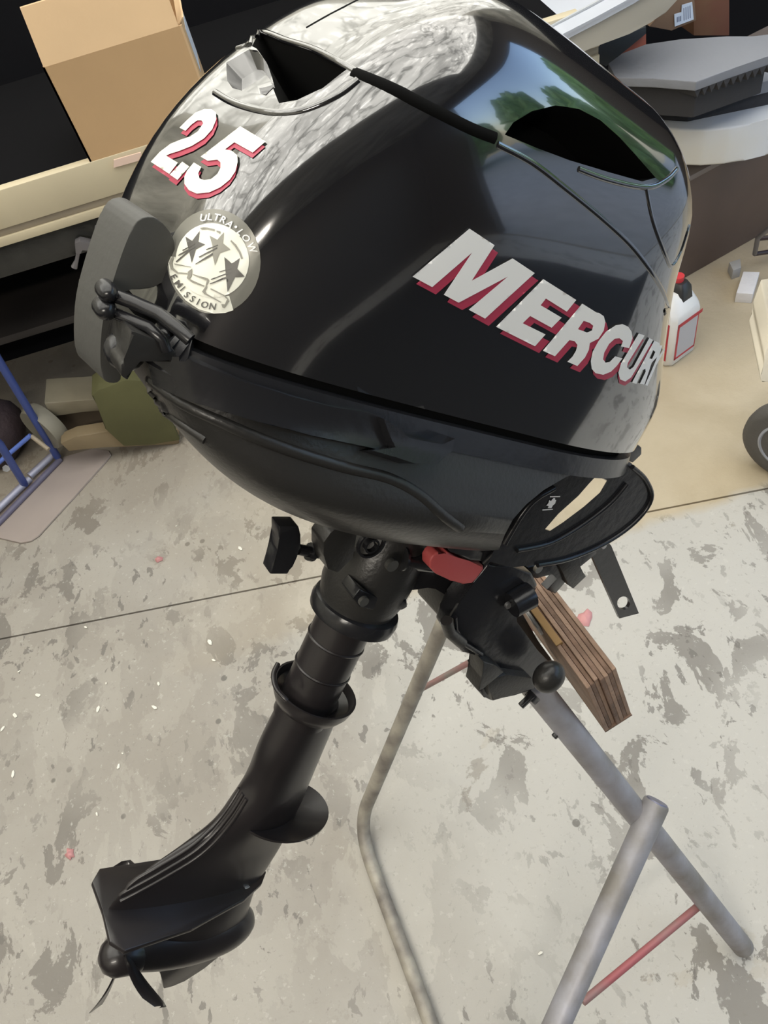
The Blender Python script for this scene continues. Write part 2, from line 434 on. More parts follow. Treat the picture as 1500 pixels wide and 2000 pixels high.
plane('wall_left', [(-2.0, -2.6, .95), (-2.0, 2.5, .95), (-2.0, 2.5, 2.75), (-2.0, -2.6, 2.75)], FOIL, (-.1, 0, 0))
plane('wall_front', [(-2.4, -2.5, 0), (2.5, -2.5, 0), (2.5, -2.5, 2.75), (-2.4, -2.5, 2.75)], DWALL, (0, -.1, 0))
plane('ceiling', [(-2.4, -2.6, 2.7), (2.5, -2.6, 2.7), (2.5, -.42, 2.7), (-2.4, -.42, 2.7)], CEIL, (0, 0, .1))
plane('ceiling', [(1.9, -.42, 2.7), (2.5, -.42, 2.7), (2.5, 2.6, 2.7), (1.9, 2.6, 2.7)], CEIL, (0, 0, .1))
plane('added_glow_panel_1', [(-2.4, -.42, 2.7), (1.9, -.42, 2.7), (1.9, 2.6, 2.7), (-2.4, 2.6, 2.7)], SHEET, (0, 0, .03))  # unseen glowing roof panel, added for the cowl's reflections and room light
# right wall with the open garage door
plane('wall_right', [(2.5, -2.6, 0), (2.5, -1.7, 0), (2.5, -1.7, 2.7), (2.5, -2.6, 2.7)], DWALL, (.1, 0, 0))
plane('wall_right', [(2.5, 1.5, 0), (2.5, 2.6, 0), (2.5, 2.6, 2.7), (2.5, 1.5, 2.7)], DWALL, (.1, 0, 0))
plane('wall_right', [(2.5, -1.7, 2.35), (2.5, 1.5, 2.35), (2.5, 1.5, 2.7), (2.5, -1.7, 2.7)], DWALL, (.1, 0, 0))
plane('ground', [(2.6, -9, -.03), (16, -9, -.03), (16, 9, -.03), (2.6, 9, -.03)], mat('driveway', (.45, .44, .41), .8, var=.2), (0, 0, -.1))
LEAF = mat('foliage', (.2, .36, .10), .6, var=.5, vscale=5)
for i, (bx, by, bh) in enumerate([(8.5, -7.4, 3.0), (9.2, -3.4, 3.6), (8.8, .6, 2.8), (9.4, 4.6, 3.4)]):
    bm = bmesh.new()
    bmesh.ops.create_icosphere(bm, subdivisions=4, radius=1)
    for v in bm.verts:
        k = 1 + .18 * math.sin(7 * v.co.x + i) * math.sin(8 * v.co.y + 2 * i) + random.uniform(-.09, .09)
        v.co = Vector((v.co.x * 1.5 * k, v.co.y * 1.6 * k, max(0, .5 + .5 * v.co.z * k) * bh))
    o = link('garden_bush', bm, LEAF, None, 0); o.location = (bx, by, -.03)
    tag(o, 'leafy green bush outside the open garage door, out of view', 'bush', 'bushes outside the garage')

# ------------------------------------------------------------------ outboard motor
motor = empty('outboard_motor', label='black portable outboard motor clamped to the workshop stand', cat='motor', mtx=MM)
UP = [(.197, .251, .197, .091), (.237, .247, .190, .095), (.277, .237, .153, .097), (.317, .217, .116, .097), (.357, .188, .093, .092),
      (.378, .166, .070, .080), (.392, .145, .046, .063), (.401, .125, .022, .044), (.407, .10, .0, .022)]
rings = []
zs = [.197 + .16 * k / 16 for k in range(17)] + [.364, .371, .378, .383, .388, .392, .396, .399, .402, .4045, .407]
for z in zs:
    a, f, h = interp(UP, z); rings.append(sect(z, a, max(f, .002), h, 5.2, 2.15 - .2 * min(1, (z - .197) / .12)))
bm = bmesh.new(); loft(bm, rings); cover = link('cowl', bm, [GLOSS, MATT], motor, 0)
bC = bvh_of(cover); CEN = (800, 500)
resharp(cover, 50)
# handle recess under the top cap and intake scoop at the back, cut in; dark reflection inside put into matt black faces
cut = cutter(bC, [(972, 262), (990, 236), (1030, 212), (1080, 200), (1130, 208), (1175, 232), (1215, 268), (1255, 312), (1290, 352), (1262, 360), (1190, 340), (1110, 316), (1040, 290)], .035, .02, CEN, .8)
boolean(cover, cut)
cut = cutter(bC, [(446, 76), (480, 72), (510, 84), (540, 120), (560, 180), (535, 206), (490, 200), (442, 186), (428, 165), (430, 120)], .007, .01, CEN, .5, None, GLOSS)
boolean(cover, cut)
cut = cutter(bC, [(470, 66), (505, 60), (560, 78), (620, 98), (694, 140), (640, 182), (585, 206), (545, 212), (532, 180), (526, 150), (516, 120), (496, 92)], .03, .01, CEN, .6)
boolean(cover, cut)
# parting line of the top cap
for line, r_ in (([(690, 140), (760, 170), (850, 216), (920, 251), (968, 270)], .0036), ([(598, 54), (640, 30), (690, 4), (720, -12)], .0026)):
    bm = bmesh.new(); surf_tube(bm, bC, line, r_, -.0022, CEN, 10); link('seam_strip', bm, MATT, cover, 60)
resharp(cover, 38)
# shoulder crease and edge beads
bm = bmesh.new()
surf_tube(bm, bC, [(972, 282), (1040, 318), (1110, 372), (1180, 430), (1240, 488), (1290, 560), (1312, 615)], .0020, -.0010, CEN)
link('shoulder_crease', bm, GLOSS, cover, 60)
for line, r_ in (([(1130, 330), (1190, 352), (1262, 366), (1300, 352), (1322, 330)], .0018), ([(1262, 366), (1275, 430), (1300, 500), (1312, 520), (1330, 490), (1346, 440)], .0015),
                 ([(420, 180), (455, 200), (500, 214), (545, 220), (600, 212), (660, 185), (698, 156)], .0022), ([(446, 72), (505, 60), (560, 78), (620, 98), (694, 138)], .0018)):
    bm = bmesh.new(); surf_tube(bm, bC, line, r_, -r_ * .35, CEN); link('edge_bead', bm, GLOSS, cover, 60)

# decals
r1 = lambda p: Z((790, 430), 5.0, p)
r2 = lambda p: Z((1040, 540), 5.357, p)
r3 = lambda p: Z((280, 200), 5.769, p)
r4 = lambda p: Z((320, 400), 7.5, p)
Mp = r1([(70, 545), (625, 78), (870, 240), (648, 585), (1045, 368), (1262, 512), (778, 955), (618, 868), (1000, 545), (520, 800), (375, 722), (650, 312), (262, 648)])
Ep = [(967, 637), (1059, 544), (1123.6, 584.8), (1105, 607.6), (1064.3, 582), (1054, 595), (1095, 619.3), (1075.5, 639), (1033.6, 616), (1019, 630), (1063.6, 652), (1043, 675)]
Rp = r2([(98, 770), (510, 278), (660, 372), (685, 375), (735, 410), (752, 470), (735, 560), (680, 645), (590, 690), (580, 760), (540, 840), (460, 930), (355, 885), (410, 830), (445, 770), (460, 710), (430, 670), (375, 660), (225, 828)])
Rh = r2([(525, 458), (590, 480), (625, 510), (610, 560), (560, 580), (465, 545)])
Cp = r2([(1000, 745), (1035, 640), (1025, 570), (990, 520), (930, 492), (860, 505), (760, 570), (680, 670), (620, 780), (600, 880), (610, 960), (650, 1005), (730, 1022), (810, 990), (870, 930), (930, 850), (855, 828), (800, 885), (755, 895), (728, 860), (740, 790), (790, 700), (850, 645), (900, 640), (935, 670), (915, 725)])
Up_ = r2([(1100, 590), (1162, 612), (985, 900), (978, 945), (1008, 968), (1045, 940), (1210, 638), (1250, 660), (1075, 960), (1020, 1050), (960, 1093), (905, 1070), (888, 1000), (915, 905)])
R2 = r2([(1030, 1105), (1262, 668), (1315, 692), (1328, 740), (1290, 840), (1232, 900), (1215, 960), (1160, 1125), (1112, 1118), (1172, 990), (1168, 960), (1140, 975), (1075, 1118)])
R2h = r2([(1250, 765), (1272, 785), (1238, 860), (1208, 850)])
Yp = r2([(1325, 715), (1345, 720), (1312, 830), (1366, 750), (1372, 765), (1285, 920), (1192, 1138), (1166, 1132), (1262, 915), (1305, 800)])
letters = [Mp, Ep, (Rp, [Rh]), Cp, Up_, (R2, [R2h]), Yp]
def dark(sh, dx, dy):
    return (shift(sh[0], dx, dy), [shift(h, dx, dy) for h in sh[1]]) if isinstance(sh, tuple) else shift(sh, dx, dy)
offs = [(8, 15), (9, 14), (6, 13), (4, 11), (0, 9), (0, 6), (0, 5)]
decal('lettering_shadow', bC, [dark(s, *offs[i]) for i, s in enumerate(letters[:5])], RED, cover, .0004, 7, CEN)
nm = ['letter'] * 7
for s in letters: decal('letter', bC, [s], WHITE, cover, .0009, 6, CEN)
two = r3([(422, 300), (500, 220), (600, 130), (700, 90), (780, 92), (830, 130), (835, 210), (790, 320), (700, 420), (560, 505), (420, 560), (320, 590), (272, 612), (405, 692), (310, 818), (100, 680), (200, 570), (320, 480), (430, 435), (540, 400), (630, 340), (690, 250), (670, 218), (620, 218), (550, 270), (490, 335)])
dot = r3([(455, 680), (535, 735), (402, 885), (315, 825)])
five = r3([(1105, 285), (1388, 455), (1245, 580), (1040, 465), (935, 545), (1010, 560), (1070, 610), (1078, 680), (1050, 790), (990, 880), (880, 970), (760, 1025), (620, 1040), (530, 1000), (480, 930), (478, 850), (510, 780), (585, 690), (670, 740), (635, 810), (650, 870), (700, 888), (780, 875), (850, 820), (885, 750), (885, 690), (850, 660), (740, 672), (662, 625)])
decal('number_shadow', bC, [shift(two, 1, 9), shift(dot, -4, 9), shift(five, -2, 9)], RED, cover, .0004, 6, CEN)
for s in (two, dot, five): decal('numeral', bC, [s], CREAM, cover, .0009, 6, CEN)
def ell(cx, cy, rx, ry, n=40): return [(cx + rx * math.cos(2 * math.pi * k / n), cy + ry * math.sin(2 * math.pi * k / n)) for k in range(n)]
badge = decal('badge', bC, [r4(ell(738, 830, 680, 765))], SILV, cover, .0004, 8, CEN)
decal('badge_field', bC, [r4(ell(722, 818, 528, 540)), ], CREAM, badge, .0008, 7, CEN)
cres = [(70 + 0, 760), (100, 1020), (190, 1220), (330, 1400), (520, 1530), (740, 1590), (900, 1580), (1020, 1540), (960, 1330), (720, 1350), (480, 1260), (300, 1080), (200, 900), (185, 770)]
decal('badge_rim', bC, [r4(cres)], CREAM, badge, .0006, 7, CEN)
stars = [[(550, 395), (525, 550), (625, 590), (490, 660), (430, 855), (395, 690), (370, 600), (345, 480), (440, 540)],
         [(895, 410), (880, 570), (985, 655), (830, 710), (762, 890), (735, 760), (730, 600), (690, 460), (800, 520)],
         [(1120, 780), (1080, 935), (1190, 1050), (1050, 1060), (940, 1275), (920, 1060), (910, 930), (900, 770), (1005, 860)]]
for k, s in enumerate(stars):
    st = decal('star', bC, [r4(s)], [GREYD, GREYM, GREYD][k], badge, .0011, 5, CEN)
rays_ = [[(300, 675), (480, 575), (485, 590), (305, 690)], [(250, 740), (480, 610), (480, 640), (235, 765)], [(205, 840), (400, 670), (395, 700), (215, 855)],
         [(640, 660), (810, 590), (812, 606), (645, 672)], [(530, 770), (800, 625), (800, 650), (545, 782)], [(480, 875), (735, 705), (740, 740), (490, 882)],
         [(820, 980), (1000, 920), (1000, 938), (825, 992)], [(700, 1090), (990, 975), (985, 1000), (710, 1100)], [(690, 1150), (920, 1050), (915, 1085), (690, 1165)]]
decal('star_trail', bC, [r4(s) for s in rays_], GREYD, badge, .0012, 5, CEN)
rib = [[(150, 770), (180, 770), (150, 850), (160, 930), (240, 1000), (370, 1005), (375, 1025), (220, 1015), (130, 950), (105, 860)],
       [(375, 990), (440, 940), (430, 1040), (400, 1090), (440, 1110), (620, 1190), (600, 1200), (430, 1140), (360, 1080), (375, 1040)],
       [(180, 870), (420, 915), (445, 940), (430, 925), (190, 890)], [(450, 1020), (660, 1080), (680, 1110), (640, 1190), (655, 1200), (620, 1260), (640, 1300), (850, 1420), (840, 1430), (610, 1310), (575, 1270), (625, 1200), (645, 1110), (450, 1035)],
       [(700, 1220), (900, 1320), (960, 1385), (940, 1385), (880, 1330), (690, 1235)], [(850, 1450), (900, 1450), (930, 1380), (965, 1400), (890, 1505), (865, 1500)]]
decal('ribbon', bC, [r4(s) for s in rib], GREYM, badge, .0012, 5, CEN)
decal('ring_print', bC, [r4([(560, 350), (660, 345), (770, 370), (765, 395), (660, 370), (565, 375)]), r4([(790, 385), (850, 400), (840, 430), (795, 410)]),
                         r4([(1000, 520), (1070, 590), (1130, 690), (1165, 790), (1140, 795), (1105, 700), (1045, 605), (990, 540)])], GREYM, badge, .0012, 5, CEN)

def text_polys(ch, font_scale, cx, cy, ang, shear=0):
    """outline of one character of the built-in font, placed at a pixel with a turn"""
    cu = bpy.data.curves.new('t', 'FONT'); cu.body = ch; cu.align_x = 'CENTER'; cu.resolution_u = 2; cu.offset = .018
    ob = bpy.data.objects.new('t', cu); C.objects.link(ob); bpy.context.view_layer.update()
    me = bpy.data.meshes.new_from_object(ob.evaluated_get(bpy.context.evaluated_depsgraph_get()))
    tris = [[tuple(me.vertices[i].co[:2]) for i in p.vertices] for p in me.polygons]
    bpy.data.objects.remove(ob); out = []
    ca, sa = math.cos(ang), math.sin(ang)
    for t in tris:
        q_ = []
        for x, y in t:
            y -= .35; x, y = x * font_scale + shear * y * font_scale, -y * font_scale
            q_.append((cx + x * ca - y * sa, cy + x * sa + y * ca))
        out.append(q_)
    bpy.data.meshes.remove(me); return out
def text_decal(name, items, m, parent, off=.0012, bv=None):
    bm = bmesh.new()
    for it in items:
        for t in text_polys(*it):
            vs = []
            for x, y in t:
                p, n = hit(bv or bC, x, y, CEN)
                if p: vs.append(bm.verts.new(p + n * off))
            if len(vs) == len(t):
                try: bm.faces.new(vs)
                except ValueError: pass
    me = bpy.data.meshes.new(name); bm.to_mesh(me); bm.free(); me.materials.append(m)
    o = bpy.data.objects.new(name, me); C.objects.link(o); o.parent = parent; return o
def P4(x, y): return r4([(x, y)])[0]
arc = [('U', 605, 205, 6), ('L', 700, 190, 4), ('T', 800, 195, 12), ('R', 890, 228, 22), ('A', 985, 290, 35), ('\u2022', 1070, 330, 40), ('L', 1135, 405, 46), ('O', 1215, 490, 54), ('W', 1300, 630, 66)]
text_decal('badge_lettering', [(c, 19, *P4(x, y), R(a), .15) for c, x, y, a in arc], WHITE, badge)
arc2 = [('E', 172, 1065, 62), ('M', 240, 1165, 52), ('I', 300, 1235, 46), ('S', 362, 1320, 40), ('S', 440, 1378, 34), ('I', 520, 1420, 28), ('O', 612, 1460, 22), ('N', 725, 1482, 14)]
text_decal('badge_lettering', [(c, 18, *P4(x, y), R(a - 8), .15) for c, x, y, a in arc2], GREYD, badge)

# gasket and lower cowl
bm = bmesh.new(); loft(bm, [sect(.186, .246, .186, .088, 5.2, 2.0), sect(.199, .247, .186, .0875, 5.2, 2.0)]); link('gasket', bm, MATT, motor)
LOW = [(.084, .06, .05, .035), (.092, .10, .065, .058), (.102, .135, .060, .080), (.116, .178, .066, .100), (.137, .214, .082, .113), (.160, .238, .115, .106), (.176, .248, .168, .098), (.190, .254, .193, .094)]
bm = bmesh.new(); rings = []
for k in range(40):
    z = .084 + .106 * k / 39; a, f, h = interp(LOW, z); rings.append(sect(z, a, f, h, 3.6 + 1.4 * k / 39, 2.1))
loft(bm, rings); lower = link('lower_cowl', bm, [SATIN, MATT], motor, 50)
# recess behind the carry handle, cut out of the shell
rp = [(1196, 898), (1150, 915), (1105, 932), (1062, 957), (1028, 985), (1002, 1014), (986, 1044), (972, 1080), (990, 1130), (1120, 1140), (1260, 1060), (1290, 900)]
bm = bmesh.new(); loft(bm, [[ly(a, b, -.15) for a, b in rp], [ly(a, b, -.035) for a, b in rp]])
boolean(lower, link('cutter', bm, MATT, motor, 0)); resharp(lower, 40)
bL = bvh_of(lower); CL2 = (700, 850)
# flange round the parting line
bm = bmesh.new()
def flange(z0, z1, o0, o1):
    for o_ in (0,):
        A = sect(z0, .254 + o0, .193 + o0, .094 + o0, 5.0, 2.1); B = sect(z1, .252 + o1, .191 + o1, .092 + o1, 5.0, 2.1)
        Ci = sect(z1, .246, .185, .088, 5.0, 2.1); D = sect(z0, .246, .185, .088, 5.0, 2.1)
        vr = [[bm.verts.new(p) for p in r] for r in (A, B, Ci, D)]; n = len(A)
        for i in range(4):
            r0, r1 = vr[i], vr[(i + 1) % 4]
            for k in range(n): bm.faces.new((r0[k], r0[(k + 1) % n], r1[(k + 1) % n], r1[k]))
flange(.178, .192, .004, .0025); link('flange', bm, SEMI, lower, 40)
# raised panel on the near side, latch block, bottom edge bead
def raised(name, bv, poly, h, m, parent, cen, sink=.004, grid=9, bev=0):
    V, F = tri2d(poly, (), grid); bm = bmesh.new(); lo = []; hi = []
    for v in V:
        p, n = hit(bv, v.x, v.y, cen); lo.append(bm.verts.new(p - n * sink)); hi.append(bm.verts.new(p + n * h))
    cnt = {}
    for f in F:
        bm.faces.new([hi[i] for i in f]); bm.faces.new([lo[i] for i in reversed(f)])
        for i in range(len(f)):
            a, b = f[i], f[(i + 1) % len(f)]; cnt.setdefault((min(a, b), max(a, b)), []).append((a, b))
    for k, l in cnt.items():
        if len(l) == 1: a, b = l[0]; bm.faces.new((hi[b], hi[a], lo[a], lo[b]))
    bmesh.ops.delete(bm, geom=[v for v in bm.verts if not v.link_faces], context='VERTS')
    return link(name, bm, m, parent, 40)
raised('side_panel', bL, [(318, 666), (350, 680), (400, 706), (470, 738), (560, 768), (640, 790), (700, 800), (728, 806), (760, 842), (742, 882), (700, 872), (600, 850), (480, 815), (380, 775), (322, 742), (312, 700)], .007, SEMI, lower, CL2)
raised('latch', bL, [(722, 808), (755, 828), (770, 846), (800, 852), (832, 858), (858, 846), (852, 872), (822, 906), (780, 905), (735, 890), (700, 880), (742, 872)], .014, SEMI, lower, CL2, .004, 6)
bm = bmesh.new(); surf_tube(bm, bL, [(290, 745), (310, 760), (360, 792), (440, 828), (520, 862), (600, 890), (680, 914), (760, 934), (820, 966), (870, 1010), (900, 1034)], .0038, -.0018, CL2)
surf_tube(bm, bL, [(292, 742), (300, 790), (330, 812), (400, 860)], .003, -.001, CL2)
link('moulded_edge', bm, SATIN, lower, 60)
# rods and fittings at the left end
bm = bmesh.new()
tube(bm, [ly(208, 572, -.05), ly(260, 590, -.06), ly(310, 612, -.07), ly(345, 640, -.08), ly(372, 664, -.085)], .0032, 10)
link('cowl_hook_arm', bm, SEMI, lower, 60)
bm = bmesh.new(); tube(bm, [ly(205, 604, -.05), ly(250, 622, -.06), ly(292, 640, -.07), ly(318, 664, -.075), ly(325, 684, -.075)], .0028, 10)
link('cowl_hook_arm', bm, SEMI, lower, 60)
for p, r_ in (((211, 571), .0045), ((207, 605), .005), ((248, 690), .0095), ((322, 652), .004)):
    bm = bmesh.new(); c = ly(*p, -.055); tube(bm, [c + Vector((0, .006, 0)), c, c + Vector((0, -.003, 0)), c + Vector((0, -.005, 0))], [r_, r_, r_ * .8, r_ * .3], 20)
    link('pivot_bolt', bm, RUB if r_ > .01 else SEMI, lower, 50)
def flat(name, poly, y, thick, m, parent=motor, bev=.0015, seg=2):
    bm = bmesh.new(); prism(bm, [ly(a, b, y) for a, b in poly], (0, thick, 0), bev, seg); return link(name, bm, m, parent, 45)
flat('rear_bracket', [(256, 645), (330, 672), (345, 690), (335, 710), (300, 700), (270, 700), (250, 745), (236, 735), (236, 712), (248, 705)], -.075, .03, SATIN)
# big padded tilt grip at the back
gp = [(238, 420), (262, 402), (288, 402), (318, 432), (340, 470), (336, 520), (318, 548), (296, 562), (240, 566), (216, 590), (214, 610), (228, 650), (235, 700), (236, 742), (205, 748), (196, 700), (200, 620), (214, 540), (224, 470)]
gp = [(268, 432), (300, 424), (325, 445), (341, 474), (336, 525), (316, 552), (290, 564), (240, 568), (216, 592), (214, 615), (226, 655), (233, 700), (236, 742), (214, 748), (200, 735), (196, 690), (202, 620), (222, 545), (246, 475)]
bm = bmesh.new(); prism(bm, [ly(a, b, -.045) for a, b in smooth_closed(gp, 3)], (-.006, .028, .0), .006, 4)
link('tilt_grip', bm, RUB, motor, 60)
# neck, swivel housing, tube
def lathe_z(bm, prof, cx=0, cy=0, n=40):
    loft(bm, [[Vector((cx + r * math.cos(2 * math.pi * k / n), cy + r * math.sin(2 * math.pi * k / n), z)) for k in range(n)] for z, r in prof])
bm = bmesh.new(); lathe_z(bm, [(-.125, .0245), (-.02, .0245), (.09, .0245)], .002); link('drive_tube', bm, LEGB, motor)
for z in (-.042, -.072):
    bm = bmesh.new(); lathe_z(bm, [(z, .0250), (z + .0012, .0256), (z + .0024, .0250)], .002); link('tube_band', bm, LEGB, motor)
bm = bmesh.new(); lathe_z(bm, [(-.020, .026), (-.018, .031), (.0, .033), (.012, .036), (.03, .037), (.055, .036), (.075, .030), (.092, .030)], .004)
house = link('swivel_housing', bm, SATIN, motor, 35)
bm = bmesh.new(); lathe_z(bm, [(-.017, .033), (-.015, .0375), (-.008, .0385), (-.003, .037), (-.001, .033)], .006); link('housing_rim', bm, SEMI, house, 35)
flat('clamp_ear', [(690, 1168), (704, 1150), (722, 1160), (736, 1172), (795, 1172), (796, 1186), (786, 1192), (735, 1194), (702, 1186)], -.034, .02, SEMI, house)
def disc(name, p, y, r, m, parent, t=.006, hole=0):
    bm = bmesh.new(); c = ly(*p, y)
    if hole:
        N_ = 28; rg = []
        for k in range(N_):
            a = 2 * math.pi * k / N_; rg.append([c + Vector((math.cos(a) * q_, t_, math.sin(a) * q_)) for q_, t_ in ((hole, 0), (hole, -t), (r, -t), (r, 0))])
        vr = [[bm.verts.new(p_) for p_ in g_] for g_ in rg]
        for k in range(N_):
            for i in range(4): bm.faces.new((vr[k][i], vr[k][(i + 1) % 4], vr[(k + 1) % N_][(i + 1) % 4], vr[(k + 1) % N_][i]))
    else: tube(bm, [c, c + Vector((0, -t, 0))], r, 24)
    return link(name, bm, m, parent, 40)
disc('clamp_ring', (723, 1060), -.040, .0115, SEMI, house, .003, .0098); disc('bolt', (722, 1062), -.038, .006, SEMI, house, .004, .0045)
disc('bolt', (762, 1100), -.040, .005, RUB, house, .004); disc('bolt', (708, 1172), -.040, .004, RUB, house, .003)
flat('housing_wing', [(632, 1060), (645, 1042), (668, 1022), (700, 1030), (690, 1090), (660, 1120), (640, 1112), (632, 1085)], -.03, .02, SATIN, house)
bm = bmesh.new(); prism(bm, [ly(a, b, -.012) for a, b in [(545, 1028), (584, 1028), (588, 1045), (588, 1072), (580, 1088), (568, 1106), (563, 1122), (527, 1122), (536, 1098), (545, 1078), (546, 1052)]], (0, .014, 0), .0016)
tube(bm, [ly(583, 1073, -.006), ly(608, 1078, -.006), ly(650, 1084, -.006)], .0042, 12)
tube(bm, [ly(604, 1077, -.006), ly(612, 1079, -.006)], .007, 12); link('friction_knob', bm, SEMI, motor, 40)
# arm to the clamp bracket
flat('swivel_arm', [(735, 1060), (790, 1070), (845, 1075), (880, 1060), (960, 1085), (1000, 1110), (1010, 1150), (960, 1190), (905, 1190), (880, 1160), (855, 1145), (838, 1142), (815, 1146), (792, 1160), (760, 1150), (735, 1120)], -.022, .044, SEMI, motor, .003)
bm = bmesh.new(); tube(bm, [ly(778, 1090, -.027), ly(845, 1098, -.027)], .0085, 16); tube(bm, [ly(780, 1090, -.03), ly(784, 1090.5, -.03)], .0105, 16); link('co_pilot_tube', bm, SEMI, motor, 40)
rt = flat('shift_lever', [(846, 1086), (856, 1078), (868, 1086), (874, 1078), (890, 1088), (914, 1099), (944, 1104), (945, 1112), (932, 1130), (922, 1140), (905, 1142), (880, 1134), (852, 1122), (840, 1110), (840, 1096)], -.050, .012, REDP, motor, .0022, 3)
rt['label'] = 'faded red lever'
bm = bmesh.new(); tube(bm, [ly(930, 1136, -.045), ly(948, 1112, -.045), ly(958, 1104, -.04)], .0022, 8); link('steel_link', bm, STEEL, motor)
# lower cowl nose and carry handle
flat('nose_block', [(850, 1010), (900, 1022), (940, 1012), (990, 1018), (975, 1045), (960, 1090), (944, 1100), (915, 1098), (880, 1078), (862, 1062)], -.05, .08, SEMI, motor, .004, 3)
bm = bmesh.new(); tube(bm, [ly(1065, 968, -.054), ly(1030, 990, -.054), ly(1002, 1015, -.054), ly(985, 1040, -.054), ly(972, 1075, -.054), ly(945, 1100, -.05)], .0028, 8); link('nose_edge', bm, SEMI, motor, 60)
outer = [(955, 1096), (968, 1068), (985, 1035), (1003, 1006), (1028, 976), (1058, 948), (1096, 928), (1138, 911), (1175, 898), (1205, 898), (1240, 915), (1262, 940), (1274, 970), (1262, 998), (1232, 1022), (1200, 1048), (1150, 1072), (1100, 1092), (1052, 1103), (1000, 1108)]
hole = [(1064, 1034), (1090, 1004), (1130, 968), (1150, 945), (1166, 928), (1186, 938), (1172, 962), (1140, 990), (1100, 1020), (1074, 1037)]
bm = bmesh.new(); prism_holed(bm, outer, [hole], lambda x, y: ly(x, y, -.058), rl(1120, 985) * .014); hd = link('carry_handle', bm, SEMI, motor, 30)
bm = bmesh.new()
for line in ([(1010, 1075), (1070, 1062), (1130, 1030), (1190, 985), (1225, 945)], [(1050, 1104), (1110, 1092), (1180, 1062), (1240, 1020), (1272, 975), (1262, 938), (1235, 912)]):
    tube(bm, [ly(p.x, p.y, -.059) for p in bezier([(*a, 0) for a in line], 5)], .0021, 8)
tube(bm, [ly(p.x, p.y, -.059) for p in bezier([(*a, 0) for a in [(985, 1062), (1003, 1030), (1022, 1000), (1046, 974), (1082, 953)]], 5)], .0026, 8)
link('handle_moulding', bm, SEMI, hd, 60)
flat('handle_bracket', [(1140, 884), (1170, 880), (1200, 888), (1235, 905), (1252, 925), (1238, 934), (1232, 952), (1208, 950), (1205, 928), (1180, 925), (1150, 905)], -.052, .03, SEMI, motor, .002)
flat('cowl_latch', [(1196, 872), (1222, 858), (1238, 862), (1254, 874), (1254, 888), (1236, 905), (1210, 892)], -.02, .03, SEMI, motor, .002)
bH = bvh_of(hd)
pic = [Z((920, 950), 7.5, p) for p in ([(1150, 138), (1300, 136), (1295, 150), (1148, 154)], [(1040, 332), (1192, 322), (1190, 336), (1036, 348)],
        [(1205, 165), (1225, 168), (1222, 190), (1240, 195), (1225, 245), (1195, 270), (1170, 312), (1115, 312), (1130, 285), (1095, 275), (1125, 240), (1140, 195), (1165, 210), (1180, 185)])]
decal('carry_symbol', bH, pic, WHITE, hd, .0006, 0, (1085, 983))
bN = bvh_of([o for o in motor.children if o.name.startswith('nose_block')][0])
N1 = [(949 + 20 * math.cos(t) * .92 - 9 * math.sin(t) * .38, 1029 - 20 * math.cos(t) * .32 - 9 * math.sin(t) * .95) for t in [2 * math.pi * k / 28 for k in range(28)]]
N2 = [(949 + (a - 949) * .80, 1029 + (b - 1029) * .76) for a, b in N1]
sym = [(N1, [N2]), Z((920, 950), 7.5, [(140, 640), (190, 590), (240, 540), (275, 545), (260, 590), (200, 630), (160, 650)]), Z((920, 950), 7.5, [(360, 572), (430, 545), (560, 530), (575, 555), (480, 580), (375, 595)]), Z((920, 950), 7.5, [(495, 640), (560, 600), (640, 515), (655, 520), (600, 590), (540, 640)])]
decal('choke_symbol', bN, sym, WHITE, [o for o in motor.children if o.name.startswith('nose_block')][0], .0006, 0, (930, 1040))

# clamp bracket
br = flat('clamp_bracket', [(955, 1100), (1000, 1108), (1040, 1120), (1052, 1145), (1020, 1165), (1000, 1185), (1010, 1215), (1050, 1270), (1090, 1310), (1078, 1330), (1045, 1345), (1005, 1358), (960, 1370), (945, 1362), (934, 1350), (950, 1330), (952, 1290), (930, 1280), (905, 1276), (885, 1250), (873, 1230), (880, 1205), (897, 1178), (925, 1140)], -.05, .018, SEMI, motor, .003, 3)
flat('clamp_bracket', [(975, 1105), (1010, 1112), (1050, 1150), (1030, 1170), (1012, 1195), (1050, 1250), (1080, 1290), (1050, 1330), (990, 1350), (950, 1330), (930, 1270), (895, 1235), (905, 1190), (940, 1140)], .03, .018, SEMI, motor, .003, 3)
flat('bracket_web', [(900, 1190), (960, 1150), (1000, 1190), (985, 1240), (1010, 1290), (960, 1300), (920, 1270), (890, 1240)], -.032, .064, SATIN, motor, .003)
flat('bracket_foot', [(948, 1330), (958, 1345), (962, 1370), (1045, 1345), (1040, 1325), (990, 1318)], -.06, .03, SATIN, br, .002)
flat('bracket_fin', [(944, 1292), (968, 1300), (985, 1312), (960, 1330), (945, 1345), (934, 1350), (942, 1325)], -.062, .02, SATIN, br, .001)
bm = bmesh.new(); tube(bm, [ly(998, 1182, -.058), ly(1022, 1168, -.058), ly(1034, 1162, -.058)], [.0115, .012, .012], 22); link('screw_cap', bm, SEMI, br, 40)
disc('bolt', (990, 1180), -.055, .003, STEEL, br, .003)
bm = bmesh.new(); bmesh.ops.create_uvsphere(bm, u_segments=28, v_segments=16, radius=.0165); bmesh.ops.scale(bm, vec=(1, .8, 1), verts=bm.verts); bmesh.ops.translate(bm, vec=ly(1072, 1322, -.075), verts=bm.verts); link('clamp_screw_knob', bm, SATIN, br, 60)
for p in ((1040, 1362), (1102, 1424)):
    bm = bmesh.new(); c = ly(*p, -.05); box(bm, c, (.014, .010, .008), Matrix.Rotation(.5, 3, 'Y'), .001); box(bm, c + Vector((-.007, 0, -.004)), (.006, .006, .016), Matrix.Rotation(.5, 3, 'Y'), .001); link('clamp_pin', bm, SEMI, br, 40)
